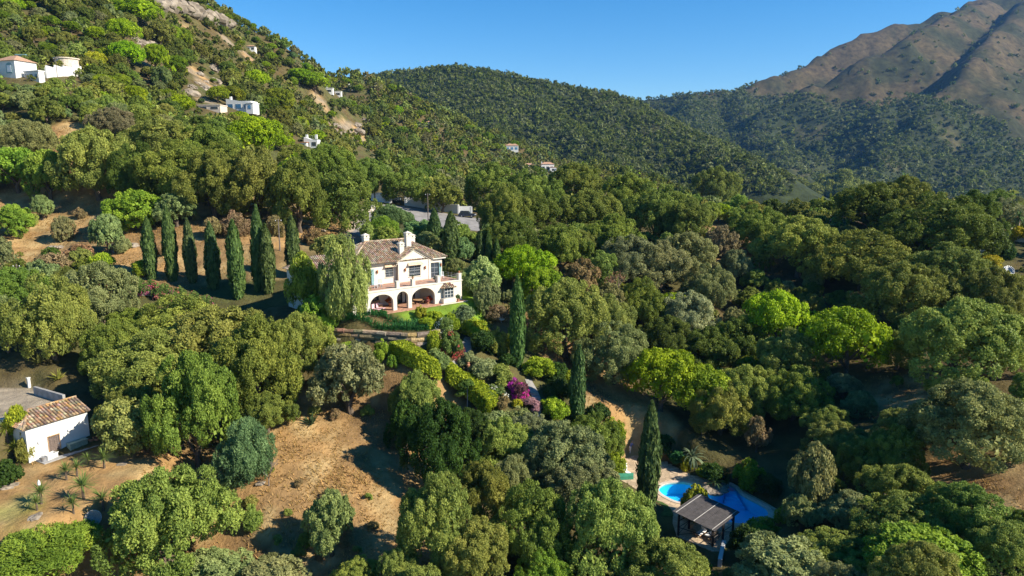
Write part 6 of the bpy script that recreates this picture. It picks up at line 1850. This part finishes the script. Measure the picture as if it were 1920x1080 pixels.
far_house(960, 148, 8, 3.5, 'x', 0, 'hip', 0, None, 0) if False else None

# rocks of the hillside and the cliff on the skyline
for k in range(16):
    x = 306 + k * 7.6
    P = hit(x, 8 + max(0, (x - 330)) * .34 + 6)
    rock(P, random.uniform(2.6, 5.2), 'grey crag of the rocky skyline crest, %s from the left' % ORD[k], 'crags of the skyline crest', 1.2)
for x0, y0, w, h, n, g, lab in ((285, 90, 60, 30, 12, 'rocks of the upper tan outcrop', 'weathered rock in the upper tan outcrop of the hillside'), (390, 150, 80, 60, 18, 'rocks of the middle tan outcrop', 'weathered rock in the tan outcrop above the blue-glazed house'), (655, 250, 60, 60, 12, 'rocks of the scar by the ridge flank', 'tan rock in the bare scar below the small white houses'), (710, 310, 30, 30, 6, 'rocks above the road', 'pale rock on the bare scar above the road'), (590, 435, 50, 24, 8, 'white rocks behind the villa', 'whitish rock on the bank left of the villa drive'), (240, 455, 60, 30, 6, 'rocks by the cypress row', 'grey rock on the straw bank left of the cypress row')):
    spots = sorted((x0 + random.uniform(-w, w) / 2, y0 + random.uniform(-h, h) / 2) for k in range(n))
    for k in range(n):
        P = hit(*spots[k])
        rock(P - np.array((0, 0, .3)), (1.0 if P[1] < 180 else 2.2 if P[1] < 380 else 3.0) * random.uniform(.5, 1.2), lab + ', %s from the left' % ORD[k], g, .8)
for x, y, r in ((15, 912, .8), (66, 970, .6), (490, 905, .5), (230, 870, .5)): rock(hit(x, y), r, 'flat white stone on the lawn at %s' % ('the clipped bush' if x < 30 else 'the foot of the yuccas' if x < 100 else 'the bare clearing' if x > 400 else 'the fig tree'), None, .3)
# bare and dead trees
for k, (x, y, w, h, t_, br) in enumerate(((1165, 585, 80, 85, 'leafless brown tree among the silver oaks of the ravine', True), (505, 910, 60, 70, 'grey twiggy bare tree beside the feathery acacia on the dry clearing', False), (1358, 470, 36, 50, 'dead white-branched tree on the dark slope', False), (140, 355, 60, 60, 'grey bare thicket above the straw slope', False))):
    P = hit(x, y); s = scale_at(P)
    me, tips = bare_tree_mesh('bare_branches', h / s, w / s, 800 + k, 4)
    t = thing('bare_tree', t_, 'dead tree', P)
    link('branches', me, t)
    if br:
        rng = np.random.default_rng(k)
        pts = np.array([tuple(q) for q in tips])
        pos = np.repeat(pts, 4, 0) + rng.normal(size=(len(pts) * 4, 3)) * .35
        v, q, l = leaf_quads(pos, unit(rng.normal(size=pos.shape)), rng.normal(size=pos.shape), .16, .08, rng.random(len(pos)))
        f = link('dry_leaves', np_mesh('dry_leaves', v, q, M_LEAF, leaf=l), t); f.color = (.24, .13, .07, 1)

# ------------------------------------------------------------------ dry grass on the open slopes
n = 26000
gx, gy = [], []
for x, y, rx, ry in BARE:
    if y > 175: continue
    k = int(min(3600, rx * ry * 16))
    a, r = RNG.uniform(0, 6.283, k), np.sqrt(RNG.uniform(0, 1, k)) * 1.2
    gx.append(x + np.cos(a) * r * rx); gy.append(y + np.sin(a) * r * ry)
gx, gy = np.concatenate(gx), np.concatenate(gy)
ok = np.ones(len(gx), bool)
for p in KEEP_OUT + GRAVEL: ok &= sdf_poly(gx, gy, p) > .3
gx, gy = gx[ok], gy[ok]
keepn = fbm(gx / 4, gy / 4, 95, 3) + RNG.random(len(gx)) * .8 > .2
gx, gy = gx[keepn], gy[keepn]
gz = znear(gx, gy)
B = []
pos = np.repeat(np.stack([gx, gy, gz], 1), 3, 0)
nn = len(pos)
az = RNG.uniform(0, 6.283, nn)
ln = RNG.uniform(.1, .3, nn) * np.repeat(.7 + 1.3 * np.clip(fbm(gx / 6, gy / 6, 96, 3) + .4, 0, 1.2), 3)
tip = pos + np.stack([np.cos(az) * ln * .8, np.sin(az) * ln * .8, ln * .8], 1)
sd = np.stack([-np.sin(az), np.cos(az), 0 * az], 1) * .05
v = np.stack([pos - sd, pos + sd, tip], 1).reshape(-1, 3)
cg = np.array((.38, .23, .085)) * RNG.uniform(.7, 1.2, (nn, 1))
go = link('dry_grass', np_mesh('dry_grass', v, np.arange(len(v)).reshape(-1, 3), M_WOOD_FAR, leaf=RNG.random(nn) * .5 + .25, col=cg))
go['kind'] = 'stuff'

# dry shrubs round the clearing and on the straw slope
DRY = [(450,905),(470,940),(440,975),(520,1010),(560,1035),(600,1045),(668,1030),(540,960),(700,985),(690,930),(560,905),(590,770),(630,775),(690,770),(505,880),(480,880),(730,800),(745,830),(655,1010),(610,930),
       (20,395),(60,412),(150,400),(210,395),(300,400),(370,408),(560,420),(160,470),(230,460),(300,470),(90,480)]
for k, (x, y) in enumerate(DRY):
    i = len(TREES)
    w_ = random.uniform(16, 34)
    tone = random.choice(('dry', 'oak2', 'grey', 'dry', 'fig'))
    near = 'the bare clearing' if y > 700 else 'the straw slope'
    put('bush', x, y, w_, w_ * .75, tone, label='%s low shrub on %s, %s of its scattered shrubs' % ({'dry': 'rusty dry', 'oak2': 'olive-green', 'grey': 'grey-green', 'fig': 'yellow-green'}[tone], near, ORD_ALL(k if y > 700 else k - 20)), name='dry_shrub', cat='shrub')
    occ = np.append(occ, False); seen = np.append(seen, 60)
    plant_object(i)

# ------------------------------------------------------------------ labels of the remaining trees: by landmark, direction and order
MARK = [('the white hut', 110, 830), ('the gravel yard', 60, 690), ('the lawn yuccas', 110, 930), ('the bare dirt clearing', 640, 850), ('the cypress row', 420, 480), ('the flower terrace', 330, 560), ('the villa', 770, 510), ('the stone wall', 700, 635), ('the lower hedge', 890, 745), ('the stone steps', 1005, 770),
        ('the tall single cypress', 970, 610), ('the pool', 1340, 940), ('the pavilion', 1315, 990), ('the huge pool cypress', 1210, 870), ('the slender cypress', 1081, 730), ('the road wall', 820, 385), ('the dark blue car', 876, 400), ('the blue-glazed house', 460, 200), ('the pink-porch house', 580, 268), ('the arched-window house', 20, 130),
        ('the long hillside wall', 120, 130), ('the straw slope', 110, 430), ('the tiny ridge house', 475, 92), ('the skyline crags', 370, 15), ('the upper tan outcrop', 285, 100), ('the middle tan outcrop', 390, 160), ('the tan scar', 660, 260), ('the ridge pines\' white houses', 640, 172), ('the blue-windowed ridge house', 960, 280), ('the two-storey valley house', 1027, 315),
        ('the bright twin pines', 1520, 620), ('the lime pine by the villa', 980, 500), ('the lime pine above the pool', 1240, 710), ('the right-edge palm', 1905, 420), ('the yellow flowering bush', 1855, 490), ('the leafless brown tree', 1165, 550), ('the dead white tree', 1358, 450), ('the right-hand bare earth', 1880, 935), ('the dark bare slope', 1370, 470), ('the brown-leaved oak', 1415, 825), ('the ridge mast', 1693, 350), ('the bottom edge of the photo', 900, 1075), ('the lower right corner', 1890, 1060), ('the lower left corner', 60, 1070)]
TONE = dict(oak='mid-green', oak2='olive-green', grey='grey-green', dark='dark green', fresh='light green', laurel='glossy dark', olive='silvery', bluegrn='blue-green', lime='bright lime', pine='yellow-green', brown='brown', dry='rusty', silver='silvery', fig='yellow-green', hedge='yellow-green')
ORD_ = ['nearest', 'second', 'third', 'fourth', 'fifth', 'sixth', 'seventh', 'eighth', 'ninth', 'tenth', 'eleventh', 'twelfth', 'thirteenth', 'fourteenth', 'fifteenth', 'sixteenth', 'seventeenth', 'eighteenth', 'nineteenth', 'twentieth']
buckets = {}
for root, kind, d, sn in AUTO:
    c = d['P'] + np.array((0, 0, d['H'] * .5))
    x, y, _ = proj(c)
    nm, mx_, my_ = min(MARK, key=lambda m_: math.hypot(x - m_[1], (y - m_[2]) * 1.4))
    dx, dy = x - mx_, (y - my_) * 1.3
    dr_ = ('uphill of' if dy < 0 else 'downhill of') if abs(dy) > abs(dx) else ('left of' if dx < 0 else 'right of')
    buckets.setdefault((nm, dr_, kind, d['tone']), []).append((math.hypot(dx, dy), root, d, px if False else d['W'] * scale_at(d['P'])))
for (nm, dr_, kind, tone), lst in buckets.items():
    lst.sort(key=lambda q: q[0])
    for k, (_, root, d, w) in enumerate(lst):
        noun = dict(oak='oak', olive='olive-like tree', pine='stone pine', feathery='feathery acacia', broad='broad-leaved tree')[kind]
        size = 'large' if w > 130 else 'medium' if w > 60 else 'small'
        one = len(lst) == 1
        root['label'] = ('%s %s %s' % (size, TONE.get(tone, 'green'), noun)) + (' just %s %s' % (dr_, nm) if one else ', %s %s %s' % (ORD_[min(k, 19)], dr_, nm))
        root['group'] = {'oak': 'oaks of the hillside', 'olive': 'olive-like trees of the hillside', 'pine': 'stone pines of the hillside', 'feathery': 'acacias by the hut', 'broad': 'broad-leaved trees'}[kind]
print('objects', len(bpy.data.objects), 'polys', sum(len(m_.polygons) for m_ in bpy.data.meshes), [(o.name, len(o.data.polygons)) for o in bpy.data.objects if o.type == 'MESH' and len(o.data.polygons) > 60000])
